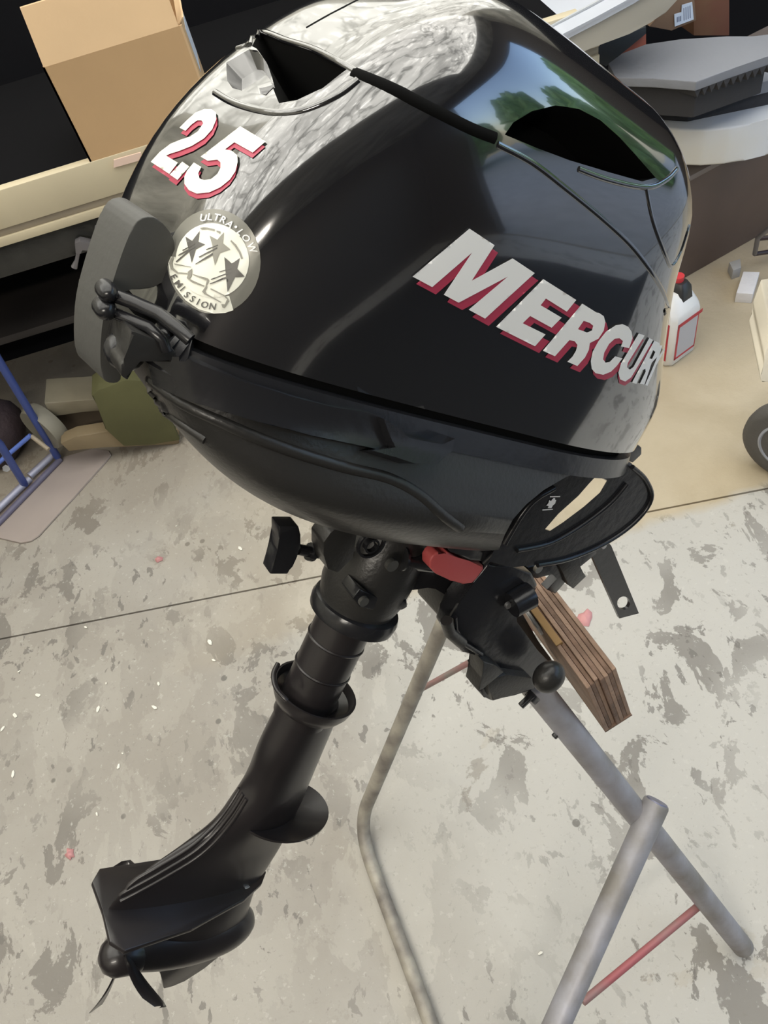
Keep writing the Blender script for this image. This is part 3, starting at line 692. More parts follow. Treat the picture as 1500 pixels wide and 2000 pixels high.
bm = bmesh.new(); tube(bm, [ly(872, 1212, -.06), ly(878, 1235, -.06), ly(902, 1256, -.06)], .005, 12); link('tilt_pin', bm, SATIN, br, 50)
bm = bmesh.new(); tube(bm, [ly(888, 1205, -.0545), ly(890, 1230, -.0545), ly(905, 1256, -.0545), ly(940, 1278, -.0545)], .0022, 8); link('bracket_bead', bm, SEMI, br, 60)
# tilt lever assembly, right of the clamp
flat('tilt_bar', [(1030, 1108), (1060, 1102), (1100, 1096), (1145, 1070), (1165, 1060), (1165, 1082), (1128, 1110), (1110, 1130), (1085, 1160), (1068, 1152), (1090, 1130), (1080, 1120), (1050, 1130), (1035, 1128)], .0, .01, SEMI, motor, .001)
flat('tilt_bar', [(1085, 1090), (1115, 1085), (1133, 1080), (1132, 1108), (1145, 1126), (1120, 1150), (1108, 1142), (1100, 1120)], -.004, .008, SATIN, motor, .001)
disc('bolt', (1048, 1108), -.003, .0045, GALVL, motor, .004)
bm = bmesh.new(); prism_holed(bm, [(1155, 1055), (1182, 1052), (1194, 1066), (1248, 1198), (1210, 1208), (1158, 1090)], [ell(1218, 1178, 12.5, 13, 24)], lambda x, y: ly(x, y, .004), (0, .004, 0)); link('tilt_lever', bm, SEMI, motor, 30)
disc('bolt', (1178, 1066), .002, .003, STEEL, motor, .002)

# leg, plates, gearcase
bm = bmesh.new(); rings = []
LEG = [(-.105, .0245, .030, .0235, 0.002), (-.12, .0225, .037, .0225, .002), (-.165, .0240, .042, .022, .002), (-.205, .022, .046, .021, .002), (-.232, .028, .050, .020, .001), (-.256, .038, .053, .017, 0), (-.278, .062, .055, .014, 0), (-.30, .086, .056, .012, 0), (-.33, .104, .053, .012, 0), (-.352, .104, .050, .014, 0), (-.38, .07, .052, .018, 0), (-.40, .05, .056, .02, 0)]
LR = sorted([(-a[0],) + a[1:] for a in LEG])
for k in range(50):
    zz = .105 + .295 * k / 49; a, f, h, c = interp(LR, zz)
    t = min(1, max(0, (zz - .2) / .08)); rings.append(sect(-zz, a, f, h, 2.0 - .35 * t, 2.0, 48, c))
loft(bm, rings); leg = link('gearcase_leg', bm, LEGB, motor, 50); bG = bvh_of(leg)
bm = bmesh.new()
for k, o_ in enumerate(((0, 0), (7, 10), (14, 20))):
    surf_tube(bm, bG, [(x + o_[0], y + o_[1]) for x, y in [(468, 1540), (434, 1592), (380, 1648), (300, 1698), (222, 1740)]], .0022, -.0004, (480, 1700))
link('trailing_rib', bm, LEGB, leg, 60)
bm = bmesh.new(); lathe_z(bm, [(-.117, .0255), (-.112, .032), (-.104, .0365), (-.096, .038), (-.096, .036), (-.103, .0335), (-.108, .0258)], .006)
col_ = link('leg_collar', bm, LEGB, motor, 35)
bm = bmesh.new(); tube(bm, [lz(p.x, p.y, -.094 + .012 * (1 - k / 20)) for k, p in enumerate(bezier([(543, 1296, 0), (534, 1318, 0), (540, 1345, 0), (560, 1368, 0)], 6))], .0022, 8); link('collar_lip', bm, LEGB, col_, 60)
bm = bmesh.new(); pr = []
for z, s in ((-.262, .5), (-.256, .85), (-.250, 1.0), (-.2475, 1.0), (-.250, .84), (-.254, .5)):
    pr.append([Vector((.036 + .050 * s * math.cos(2 * math.pi * k / 48), .038 * s * math.sin(2 * math.pi * k / 48), z)) for k in range(48)])
loft(bm, pr); link('splash_plate', bm, LEGB, motor, 35)
bm = bmesh.new(); ap = [(-.112, 0), (-.114, .03), (-.104, .042), (-.04, .038), (.02, .024), (.045, .012), (.056, 0), (.045, -.012), (.02, -.024), (-.04, -.038), (-.104, -.042), (-.114, -.03)]
prism(bm, [Vector((a, b, -.347)) for a, b in ap], (0, 0, .005), .0015); link('anti_ventilation_plate', bm, LEGB, motor, 40)
bm = bmesh.new(); rg = []
for k in range(25):
    t = -1 + 2 * k / 24; x = .065 * t + .005; r_ = .029 * math.sqrt(max(.004, 1 - abs(t) ** 2.6)) if t > 0 else .029 - .009 * t * t
    rg.append([Vector((x, r_ * .92 * math.cos(2 * math.pi * j / 32), -.418 + r_ * math.sin(2 * math.pi * j / 32))) for j in range(32)])
loft(bm, rg); gear = link('gearcase', bm, LEGB, motor, 40)
flat('skeg', [(252, 1850), (480, 1800), (470, 1832), (440, 1858), (400, 1892), (360, 1918), (338, 1926), (320, 1932), (316, 1910), (312, 1890)], -.003, .006, LEGB, motor, .0015)
bm = bmesh.new(); tube(bm, [Vector((x, 0, -.418)) for x in (-.058, -.063, -.082, -.090, -.094)], [.0195, .0205, .0185, .013, .005], 28); hub = link('propeller_hub', bm, LEGB, motor, 40)
for k, ang in enumerate((155, 272, 50)):
    a = R(ang); bm = bmesh.new(); rows = []
    for i in range(11):
        r_ = .017 + .066 * i / 10; w_ = .021 * math.sin(math.pi * (.12 + .80 * i / 10)) ** .6 * (1 if i < 10 else .25); tw = R(62 - 30 * i / 10)
        row = []
        for j in range(9):
            s_ = (j / 8 - .5) * 2 * w_; cam_ = .004 * (1 - (2 * j / 8 - 1) ** 2)
            tx = -.074 + s_ * math.cos(tw) + cam_; tt = s_ * math.sin(tw)
            row.append(Vector((tx, r_ * math.cos(a) - tt * math.sin(a), -.418 + r_ * math.sin(a) + tt * math.cos(a))))
        rows.append(row)
    V0 = [[bm.verts.new(p) for p in r_] for r_ in rows]; V1 = [[bm.verts.new(p + Vector((.0022, 0, 0))) for p in r_] for r_ in rows]
    for i in range(10):
        for j in range(8):
            bm.faces.new((V0[i][j], V0[i][j + 1], V0[i + 1][j + 1], V0[i + 1][j])); bm.faces.new((V1[i][j], V1[i + 1][j], V1[i + 1][j + 1], V1[i][j + 1]))
    for i in range(10):
        for j in (0, 8): bm.faces.new((V0[i][j], V0[i + 1][j], V1[i + 1][j], V1[i][j]))
    for j in range(8):
        for i in (0, 10): bm.faces.new((V0[i][j], V1[i][j], V1[i][j + 1], V0[i][j + 1]))
    link('propeller_blade', bm, LEGB, hub, 40)
nut = ly(341, 1739, -.018)
p_, n_ = hit(bG, 478, 1740, (450, 1700))
bm = bmesh.new(); tube(bm, [p_ - n_ * .003, p_ + n_ * .002, p_ + n_ * .003], [.0068, .0068, .0055], 20); pl = link('oil_plug', bm, STEEL, leg, 40)

# ------------------------------------------------------------------ workshop stand
av = Vector((-.206, .979, -.001)).normalized(); rv = Vector((av.y, -av.x, 0)).normalized(); zv = Vector((0, 0, 1))
be = R(11); tv = rv * math.cos(be) + zv * math.sin(be); dv = rv * math.sin(be) - zv * math.cos(be)
A0 = at(1145, 1345, .78)
foot = onz(1450, 1850)
stand = empty('motor_stand', (foot.x - .2, foot.y + .2, 0), 'tubular steel outboard stand with a weathered laminated wood clamping board', 'stand')
def slink(name, bm, m, parent=stand, sm=50):
    o = link(name, bm, m, parent, sm); o.matrix_parent_inverse = Matrix.Translation(-Vector(stand.location)) if parent is stand else Matrix(); return o
NP = 7; TH = .037
bd = bmesh.new(); prism(bd, [A0 + dv * .150, A0 + dv * .150 + tv * TH, A0 + dv * .154 + tv * TH, A0 + dv * .154], av * .30)
board = slink('clamping_board', bd, PLY1, stand, 0)
def blink(name, bm, m): return link(name, bm, m, board, 0)
for k in range(NP):
    bm = bmesh.new(); d0 = random.uniform(0, .003); e0 = random.uniform(-.001, .003); a = A0 + tv * (TH * k / NP + .0003) + dv * d0 + av * e0
    w_ = TH / NP - .0004
    prism(bm, [a, a + tv * w_, a + tv * w_ + dv * (.150 - d0), a + dv * (.150 - d0)], av * .295, .0006, 1); blink('ply', bm, PLY1 if k % 2 else PLY2)
bm = bmesh.new(); a = A0 - tv * .0042 + av * .085 + dv * .002; prism(bm, [a, a + tv * .0035, a + tv * .0035 + dv * .02, a + dv * .02], av * .08, .0004, 1); blink('metal_pad', bm, STEEL)
bm = bmesh.new(); a = A0 + tv * .0005 - dv * .002 + av * .055; prism(bm, [a, a + tv * .008, a + tv * .008 + dv * .02, a + dv * .02], av * .08, .0004, 1); blink('yellow_splint', bm, YWOOD)
# right leg
pa = at(1072, 1375, .835); pb = at(1450, 1848, 1.135); dd = (pb - pa).normalized()
pb = pa + dd * ((.014 - pa.z) / dd.z)
bm = bmesh.new(); tube(bm, [pa - dd * .05, pb], .0155, 24); slink('leg', bm, GALV)
# capped strut welded to it
s0 = at(1283, 1566, .935); s1 = at(1092, 1990, .93); sd = (s1 - s0).normalized(); s2 = s0 + sd * ((.012 - s0.z) / sd.z)
bm = bmesh.new(); tube(bm, [s0, s0 + sd * .003, s2], [.0145, .0158, .0158], 24); slink('leg', bm, GALV)
bm = bmesh.new(); tube(bm, [s0 - sd * .0015, s0 + sd * .002], [.0125, .0150], 24); slink('end_cap', bm, mat('blue_grey_cap', (.2, .2, .27), .4, metal=.5))
# bent left leg running down and along the floor
l0 = at(925, 1080, .985); l1 = at(868, 1238, 1.10); 
lb = onz(698, 1615, .012); lf = onz(845, 2010, .012); le = lf + (lf - lb) * .35
pth = [l0]; lc = lb + (l0 - lb).normalized() * .075; ld = lb + (lf - lb).normalized() * .075
pth.append(lc)
for k in range(1, 10):
    t = k / 10; pth.append(lc * (1 - t) ** 2 + lb * 2 * t * (1 - t) + ld * t * t)
pth += [ld, lf, le]
bm = bmesh.new(); tube(bm, pth, .0115, 18); slink('bent_leg', bm, GALVL)
# braces
ra = at(1382, 1755, 1.075); rb = at(1138, 1957, 1.0)
bm = bmesh.new(); tube(bm, [ra, ra * .6 + rb * .4, rb * .9 + ra * .1 - zv * .001, rb], .0052, 12); slink('brace_rod', bm, PINKR)
rc = at(815, 1350, 1.27); re = at(945, 1278, 1.14)
bm = bmesh.new(); tube(bm, [rc, re, re + (re - rc) * .9], .0048, 12); slink('brace_rod', bm, PINKR)

bm = bmesh.new(); prism(bm, [(-1.2, -2.1, .001), (2.1, -2.1, .001), (2.1, -.14, .001), (-1.2, -.14, .001)], (0, 0, .010), .003, 1)  # unseen mat, added to keep bright floor out of the cowl's side reflection
tag(link('added_dark_mat', bm, mat('added_mat_black', (.018, .018, .018), .7, bump=.2, bscale=60), None, 30), 'unseen black mat added on the floor to darken the cowl reflections', 'mat')

# ------------------------------------------------------------------ bench and what is on it
def yprism(bm, poly, Y, depth, bev=0): prism(bm, [ony(a, b, Y) for a, b in poly], (0, depth, 0), bev)
BCR = mat('cream_painted_board', (.62, .54, .38), .5, var=.12, vscale=4)
BGR = mat('grey_batten', (.34, .29, .22), .6, var=.2)
BDK = mat('dark_bench_face', (.03, .03, .028), .28, var=.3, vscale=20, bump=.3, bscale=30)
bench = empty('workbench', (-.1, 1.6, 0), 'long bench with a cream front board and black skirt behind the motor', 'bench')
def bpart(name, x0, x1, y0, y1, z0, z1, m, bev=.002, par=None, org=None):
    par = par or bench; bm = bmesh.new(); o3 = Vector(par.location) if org is None else org
    box(bm, Vector(((x0 + x1) / 2, (y0 + y1) / 2, (z0 + z1) / 2)) - o3, (x1 - x0, y1 - y0, z1 - z0), None, bev); return link(name, bm, m, par, 40)
bpart('front_board', -1.3, .70, 1.60, 1.625, .668, .742, BCR)
bpart('batten', -1.3, .70, 1.606, 1.625, .652, .668, BGR, .001)
bpart('lower_board', -1.3, .70, 1.600, 1.625, .634, .652, BCR, .001)
bpart('skirt', -1.3, .70, 1.61, 1.63, .565, .634, BDK, .003)
bpart('bench_top', -1.3, .70, 1.625, 2.2, .70, .736, mat('dark_top', (.004, .004, .005), .9, spec=.1))
bpart('back_panel', -1.3, .95, 2.2, 2.23, .0, .70, DARKW)
bpart('shelf', -1.3, .70, 1.75, 2.2, .33, .35, mat('dark_shelf', (.035, .03, .028), .55))
for x in (-1.25, .66): bpart('bench_leg', x - .03, x + .03, 1.66, 1.72, 0, .7, DARKW)
# clamp on the bench edge
mc = empty('bench_clamp', ony(180, 490, 1.59), 'small grey steel clamp hooked on the bench skirt beside the motor grip', 'clamp')
bm = bmesh.new(); o3 = Vector(mc.location); GST = mat('grey_painted_steel', (.2, .19, .2), .4, metal=.5)
prism(bm, [ony(a, b, 1.585) - o3 for a, b in [(146, 476), (156, 471), (200, 480), (200, 492), (160, 488), (158, 496), (148, 496)]], (0, .02, 0), .001)
prism(bm, [ony(a, b, 1.585) - o3 for a, b in [(182, 480), (185, 449), (205, 444), (215, 448), (205, 478)]], (0, .02, 0), .001); link('clamp_frame', bm, GST, mc, 40)
bm = bmesh.new(); tube(bm, [ony(153, 492, 1.59) - o3, ony(150, 508, 1.59) - o3, ony(145, 522, 1.59) - o3], [.004, .004, .007], 10); link('clamp_screw', bm, GST, mc, 50)
# open cardboard box
bx = empty('cardboard_box', (-.225, 1.72, .737), 'open brown cardboard box standing on the bench, its front flap raised', 'box')
X0, X1, Y0, Y1, Zb, Zt = -.352, -.095, 1.602, 1.80, .737, .918
def cb(name, pts, off, m=CARD):
    bm = bmesh.new(); prism(bm, [Vector(p) - Vector(bx.location) for p in pts], off); return link(name, bm, m, bx, 0)
cb('side_panel', [(X0, Y0, Zb), (X1, Y0, Zb), (X1, Y0, Zt), (X0, Y0, Zt)], (0, .004, 0))
cb('side_panel', [(X0, Y1, Zb), (X1, Y1, Zb), (X1, Y1, Zt), (X0, Y1, Zt)], (0, .004, 0))
cb('side_panel', [(X0, Y0, Zb), (X0, Y1, Zb), (X0, Y1, Zt), (X0, Y0, Zt)], (.004, 0, 0))
sp = cb('side_panel', [(X1, Y0, Zb), (X1, Y1, Zb), (X1, Y1, Zt), (X1, Y0, Zt)], (.004, 0, 0), CARDL)
cb('base_panel', [(X0, Y0, Zb), (X1, Y0, Zb), (X1, Y1, Zb), (X0, Y1, Zb)], (0, 0, .004))
cb('flap', [(X0 + .002, Y0, Zt), (X1 - .002, Y0, Zt), (X1 - .004, Y0 + .035, Zt + .085), (X0 + .004, Y0 + .035, Zt + .085)], (0, .003, .001), CARDL)
cb('flap', [(X1, Y0 + .005, Zt), (X1, Y1, Zt), (X1 + .012, Y1, Zt + .01), (X1 + .012, Y0 + .005, Zt + .01)], (-.003, 0, 0), CARDL)
LAB = mat('printed_label', (.68, .76, .9), .4)
cb('shipping_label', [(X1 + .0045, Y0 + .06, Zb + .08), (X1 + .0045, Y0 + .17, Zb + .08), (X1 + .0045, Y0 + .17, Zb + .155), (X1 + .0045, Y0 + .06, Zb + .155)], (.0008, 0, 0), LAB)
# pinkish envelope slip under the box
bm = bmesh.new(); yprism(bm, [(222, 313), (275, 298), (278, 312), (222, 328)], 1.594, .004); tag(link('paper_slip', bm, mat('pale_pink_paper', (.8, .6, .5), .6), None, 0), 'pale pink paper slip stuck to the bench edge under the cardboard box', 'paper')
# white curved boat part on the right
WH = mat('white_fibreglass', (.5, .53, .6), .35); WH2 = mat('cream_fibreglass', (.45, .42, .36), .4)
hb = empty('white_rail', (.7, 1.56, .66), 'white and cream moulded rail with a rounded end, behind the cowl top', 'rail')
o3 = Vector(hb.location)
bm = bmesh.new(); prism(bm, [ony(a, b, 1.56) - o3 for a, b in [(1040, 110), (1112, 74), (1170, 44), (1236, 8), (1345, -60), (1324, 0), (1300, 26), (1271, 44), (1230, 66), (1155, 94), (1060, 140)]], (0, .3, 0), .003); link('rail_side', bm, WH2, hb, 40)
bm = bmesh.new(); prism(bm, [ony(a, b, 1.552) - o3 for a, b in [(1040, 98), (1108, 62), (1166, 32), (1232, -4), (1345, -66), (1345, -58), (1236, 8), (1170, 44), (1112, 74), (1040, 110)]], (0, .32, 0), .002); link('rail_lip', bm, WH, hb, 40)
bm = bmesh.new(); tube(bm, [ony(1040, 72, 1.60) - o3, ony(1190, -8, 1.60) - o3], .004, 8); link('rail_groove', bm, mat('grey_groove', (.4, .42, .45), .4), hb, 40)

# right hand pile
BRN = mat('brown_panel', (.125, .085, .068), .5, var=.25, vscale=4); BRT = mat('grey_brown_top', (.2, .17, .16), .5)
ck = empty('low_cabinet', (1.2, 1.7, 0), 'low dark brown cabinet carrying the white board and foam, right of the motor', 'cabinet'); o3 = Vector(ck.location)
k0 = onz(1322, 552); k1 = onz(1480, 462); kd = (k1 - k0).normalized(); kn = Vector((-kd.y, kd.x, 0)); k0 = k0 - kd * .05
bm = bmesh.new(); prism(bm, [k0 - o3, k0 + kd * .75 - o3, k0 + kd * .75 + kn * .4 - o3, k0 + kn * .4 - o3], (0, 0, .30), .003); link('cabinet_body', bm, BRN, ck, 40)
bm = bmesh.new(); prism(bm, [k0 - kn * .01 + zv * .301 - o3, k0 + kd * .76 - kn * .01 + zv * .301 - o3, k0 + kd * .76 + kn * .41 + zv * .301 - o3, k0 + kn * .41 + zv * .301 - o3], (0, 0, .014), .002); link('cabinet_top', bm, BRT, ck, 40)
WB = mat('yellowed_white_board', (.72, .68, .56), .35, col2=(.7, .75, .85), vscale=1.6)
bm = bmesh.new(); pts = [onz(a, b, .40) for a, b in [(1200, 262), (1235, 275), (1275, 284), (1320, 290), (1372, 292), (1420, 288), (1460, 280), (1500, 270), (1560, 250)]]
pts = pts + [p + Vector((.03, .26, 0)) for p in reversed(pts)]
prism(bm, [p - zv * .04 for p in pts], (0, 0, .085), .006, 3); tag(link('curved_board', bm, WB, None, 45), 'thick white board with a curved front edge lying between cabinet and foam', 'board')
bm = bmesh.new(); kk = [onz(a, b, .33) for a, b in [(1290, 300), (1440, 300), (1440, 270), (1290, 270)]]
prism(bm, [p - zv * .0 for p in kk], (0, 0, .028), .002); tag(link('packing_strip', bm, BRT, None, 40), 'grey brown packing strip between the low cabinet and the curved white board', 'strip')
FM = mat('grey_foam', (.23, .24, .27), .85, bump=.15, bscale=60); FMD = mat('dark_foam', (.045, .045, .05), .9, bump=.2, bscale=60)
def foam(name, px, zt, th, m, label, teeth=None):
    P = [onz(a, b, zt) for a, b in px]; bm = bmesh.new(); prism(bm, P, (0, 0, -th), .002); o = link(name, bm, m, None, 40)
    bpy.context.view_layer.update(); return tag(o, label, 'foam')
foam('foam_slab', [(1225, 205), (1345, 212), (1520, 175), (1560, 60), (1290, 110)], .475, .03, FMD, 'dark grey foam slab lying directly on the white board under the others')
f2 = [(1236, 178), (1352, 196), (1530, 150), (1560, 60), (1300, 90)]
foam('foam_slab', f2, .505, .026, FM, 'middle grey foam slab of the pile, partly hidden by the top slab')
ft = [(1188, 124), (1215, 104), (1262, 86), (1330, 76), (1420, 71), (1560, 70), (1560, 92), (1500, 110), (1430, 134), (1360, 160), (1275, 153), (1203, 152)]
P = [onz(a, b, .60) for a, b in ft]; bm = bmesh.new(); prism(bm, P, (0, 0, -.018), .002); top = empty('foam_slab', P[0], 'topmost grey foam slab with saw-toothed underside, on the pile at right', 'foam'); o3 = Vector(P[0])
bmesh.ops.translate(bm, vec=-o3, verts=bm.verts); link('slab', bm, FM, top, 40)
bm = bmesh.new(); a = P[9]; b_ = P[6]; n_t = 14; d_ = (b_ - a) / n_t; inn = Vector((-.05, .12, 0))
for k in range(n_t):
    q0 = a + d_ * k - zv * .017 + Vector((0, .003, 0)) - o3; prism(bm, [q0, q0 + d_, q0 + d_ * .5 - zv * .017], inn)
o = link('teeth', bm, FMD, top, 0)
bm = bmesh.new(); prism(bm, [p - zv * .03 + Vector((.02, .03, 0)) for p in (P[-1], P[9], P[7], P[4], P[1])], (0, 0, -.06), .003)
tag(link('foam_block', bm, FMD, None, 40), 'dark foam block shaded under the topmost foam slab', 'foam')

# things behind the pile
bm = bmesh.new(); yprism(bm, [(1268, 52), (1315, -5), (1355, -20), (1360, 40), (1312, 60)], 1.86, .12, .002)
cbx = empty('small_cardboard_box', ony(1312, 60, 1.86), 'small brown cardboard box with a white shipping label at the top right', 'box'); o3 = Vector(cbx.location)
bmesh.ops.translate(bm, vec=-o3, verts=bm.verts); link('carton', bm, CARDD, cbx, 30)
bm = bmesh.new(); prism(bm, [ony(a, b, 1.857) - o3 for a, b in [(1317, 28), (1331, 24), (1332, 10), (1352, 4), (1355, 38), (1318, 52)]], (0, .0015, 0)); lb_ = link('shipping_label', bm, LAB, cbx, 0)
bm = bmesh.new()
for k in range(3): prism(bm, [ony(a + 1 + k * 3.2, b - k * 1.1, 1.8565) - o3 for a, b in [(1321, 34), (1323, 33), (1323, 43), (1321, 44)]], (0, .0004, 0))
for k in range(4): prism(bm, [ony(a + k * 4, b - k * 1.6, 1.8565) - o3 for a, b in [(1335, 16), (1336.5, 15.5), (1337, 40), (1335.5, 40.5)]], (0, .0004, 0))
link('label_print', bm, mat('label_ink', (.2, .24, .35), .5), lb_, 0)
bm = bmesh.new(); yprism(bm, [(1355, -40), (1425, -40), (1425, 70), (1355, 70)], 2.0, .2, .003); tag(link('storage_box', bm, mat('red_brown_card', (.16, .06, .035), .7, col2=(.2, .12, .06), vscale=5), None, 30), 'dull reddish brown box behind the labelled carton at the top right', 'box')
bm = bmesh.new(); yprism(bm, [(1184, 126), (1262, 60), (1262, 100), (1200, 124)], 1.82, .01, .001); tag(link('orange_panel', bm, mat('dull_orange', (.42, .115, .07), .6), None, 30), 'dull orange triangular panel between white rail and top foam slab', 'panel')
bm = bmesh.new(); yprism(bm, [(1150, 96), (1262, 52), (1262, 66), (1184, 130), (1165, 120)], 1.81, .01, .001); tag(link('slate_sheet', bm, mat('slate_panel', (.04, .045, .05), .5), None, 30), 'slate grey panel just under the white rail, left of the orange panel', 'panel')

# floor items on the right
jug = empty('plastic_jug', onz(1330, 705), 'white plastic jug with red-bordered label and red cap on the floor', 'jug'); o3 = Vector(jug.location)
j0 = onz(1306, 722); j1 = onz(1360, 682); jx = (j1 - j0).normalized(); jn = Vector((-jx.y, jx.x, 0)); JW = (j1 - j0).length; JD = .13; JH = .150
PL = mat('white_plastic', (.80, .80, .80), .3); RL = mat('red_label_print', (.5, .03, .05), .4); GL = mat('grey_label', (.52, .52, .56), .4)
def jp(u, v, z): return j0 + jx * u + jn * v + zv * z - o3
bm = bmesh.new()
def rr(u0, u1, v0, v1, z, c=.012):
    return [jp(u0 + c, v0, z), jp(u1 - c, v0, z), jp(u1, v0 + c, z), jp(u1, v1 - c, z), jp(u1 - c, v1, z), jp(u0 + c, v1, z), jp(u0, v1 - c, z), jp(u0, v0 + c, z)]
loft(bm, [rr(.004, JW - .004, .004, JD - .004, 0), rr(0, JW, 0, JD, .008), rr(0, JW, 0, JD, JH - .012), rr(.004, JW - .004, .004, JD - .004, JH), rr(.012, JW - .014, .02, JD - .02, JH + .028), rr(.02, JW - .03, .03, JD - .04, JH + .038, .008)]); link('jug_body', bm, PL, jug, 40)
bm = bmesh.new()
for u0, u1, z0, z1 in ((.014, .020, .02, .122), (JW - .016, JW - .013, .02, .122), (.014, JW - .013, .02, .026), (.014, JW - .002, .118, .128)):
    prism(bm, [jp(u0, -.0006, z0), jp(u1, -.0006, z0), jp(u1, -.0006, z1), jp(u0, -.0006, z1)], -jn * .0006)
link('label_border', bm, RL, jug, 0)
bm = bmesh.new(); prism(bm, [jp(.020, -.0003, .026), jp(JW - .016, -.0003, .026), jp(JW - .016, -.0003, .12), jp(.020, -.0003, .12)], -jn * .0006); link('label_field', bm, GL, jug, 0)
bm = bmesh.new(); prism(bm, [jp(-.0006, .012, .02), jp(-.0006, JD - .02, .02), jp(-.0006, JD - .02, .13), jp(-.0006, .012, .13)], -jx * .0006); link('label_panel', bm, RL, jug, 0)
bm = bmesh.new(); HB = mat('black_handle', (.03, .03, .03), .4)
loft(bm, [rr(.034, .080, .012, .09, JH + .004, .006), rr(.040, .078, .02, .09, JH + .045, .006), rr(.046, .074, .03, .08, JH + .056, .006)]); link('jug_handle', bm, HB, jug, 40)
bm = bmesh.new(); c = jp(.060, .050, JH + .052); tube(bm, [c, c + zv * .016], .013, 20); link('jug_cap', bm, mat('red_cap', (.65, .05, .06), .35), jug, 40)
STY = mat('white_polystyrene', (.75, .73, .74), .8, bump=.2, bscale=80)
bm = bmesh.new(); prism(bm, [onz(a, b, .03) for a, b in [(1438, 572), (1471, 574), (1484, 531), (1452, 530)]], (0, 0, -.03), .002); tag(link('foam_block', bm, STY, None, 40), 'small white polystyrene block on the floor beside the low cabinet', 'block')
bm = bmesh.new(); prism(bm, [onz(a, b, .03) for a, b in [(1424, 512), (1446, 505), (1448, 522), (1432, 528)]], (0, 0, -.03), .002); tag(link('timber_offcut', bm, mat('grey_offcut', (.36, .35, .34), .7), None, 40), 'grey offcut lying in the shade at the cabinet foot', 'offcut')
ch = empty('folding_frame', onz(1500, 520), 'dark folded metal frame with pale legs at the right edge', 'frame'); o3 = Vector(ch.location); DM = mat('plum_dark_metal', (.04, .025, .03), .4)
for pts in ([(1474, 496, .05), (1480, 465, .12), (1510, 440, .17)], [(1474, 496, .05), (1515, 490, .03)], [(1482, 466, .1), (1520, 462, .1)]):
    bm = bmesh.new(); tube(bm, [onz(a, b, z) - o3 for a, b, z in pts], .006, 10); link('frame_tube', bm, GST if pts[0][2] == .05 and len(pts) == 3 else DM, ch, 50)
# mower wheel at the right edge
wc = empty('trolley', onz(1520, 925), 'trolley with a grey rubber tyre and cream guard at the right edge', 'trolley'); o3 = Vector(wc.location)
c = onz(1480, 925, 0); axis = Vector((-.80, -.58, .0)).normalized(); c = c + Vector((.045, -.02, .098))
TY = mat('grey_tyre', (.10, .095, .09), .7, bump=.2, bscale=120); RIM = mat('blue_grey_rim', (.35, .37, .42), .5)
def wheel(bm, prof, n=48):
    a, b = frame_of(axis); loft(bm, [[c - o3 + axis * w_ + (a * math.cos(2 * math.pi * k / n) + b * math.sin(2 * math.pi * k / n)) * r_ for k in range(n)] for w_, r_ in prof])
bm = bmesh.new(); wheel(bm, [(-.02, .062), (-.022, .085), (-.014, .097), (0, .099), (.014, .097), (.022, .085), (.02, .062)]); tyre = link('tyre', bm, TY, wc, 50)
bm = bmesh.new(); wheel(bm, [(.0, .062), (.021, .0622), (.023, .058), (.012, .05), (.010, .02), (.016, .018), (.018, .004)]); link('rim', bm, RIM, wc, 40)
bm = bmesh.new(); prism(bm, [at(a_, b_, 1.27) - o3 for a_, b_ in [(1486, 748), (1484, 732), (1494, 716), (1492, 695), (1508, 650), (1570, 640), (1570, 745), (1505, 744)]], (.03, .10, .03), .004, 3)
link('guard', bm, mat('cream_guard', (.55, .5, .4), .5, var=.3), wc, 40)

# ------------------------------------------------------------------ left: sack truck and timber
tr = empty('sack_truck', onz(110, 960), 'blue sack truck with a flat steel toe plate at the left edge', 'hand truck'); o3 = Vector(tr.location)
BLU = mat('blue_paint', (.05, .085, .30), .35); LAV = mat('pale_steel_tube', (.42, .42, .52), .4, metal=.3); TOE = mat('worn_toe_plate', (.42, .36, .33), .45, var=.1)
tp = [onz(a, b, .006) for a, b in [(118, 894), (180, 876), (212, 880), (217, 888), (200, 908), (140, 975), (75, 1046), (60, 1056), (40, 1060), (-20, 1046), (-60, 1030), (-40, 1000), (0, 985)]]
bm = bmesh.new(); prism(bm, [p - o3 for p in tp], (0, 0, -.005), .0008, 1); link('toe_plate', bm, TOE, tr, 40)
bm = bmesh.new(); tube(bm, [onz(-60, 1048, .022) - o3, onz(58, 935, .022) - o3], .0095, 14); link('base_tube', bm, LAV, tr, 50)
bm = bmesh.new(); tube(bm, [onz(58, 930, .022) - o3, onz(108, 884, .022) - o3], .0095, 14); link('base_tube', bm, LAV, tr, 50)
bm = bmesh.new(); tube(bm, [onz(-40, 1060, .012) - o3, onz(118, 897, .012) - o3], .008, 14); link('base_tube', bm, mat('slate_paint', (.14, .13, .2), .4), tr, 50)
u0 = onz(112, 892, .02); u1 = ony(0, 708, 1.60); ux = (u1 - u0)
bm = bmesh.new(); tube(bm, [u0 - o3, u0 + ux * 1.5 - o3], .010, 14); link('upright', bm, BLU, tr, 50)
v0 = onz(48, 946, .02); bm = bmesh.new(); tube(bm, [v0 - o3, ony(0, 868, 1.50) - o3, v0 + ux * 1.2 + Vector((-.04, 0, 0)) - o3], .010, 14); link('upright', bm, BLU, tr, 50)
bm = bmesh.new(); tube(bm, [ony(-10, 910, 1.6) - o3, ony(60, 850, 1.62) - o3], .006, 12); link('axle_tube', bm, mat('bright_blue', (.12, .2, .6), .35), tr, 50)
bm = bmesh.new(); c2 = onz(12, 915, .05) - o3; tube(bm, [c2, c2 + (CAM - o3 - c2).normalized() * .012], .010, 6); link('axle_nut', bm, STEEL, tr, 20)
c3 = ony(88, 832, 1.66); ax = (onz(108, 884, .02) - onz(0, 990, .02)).normalized()
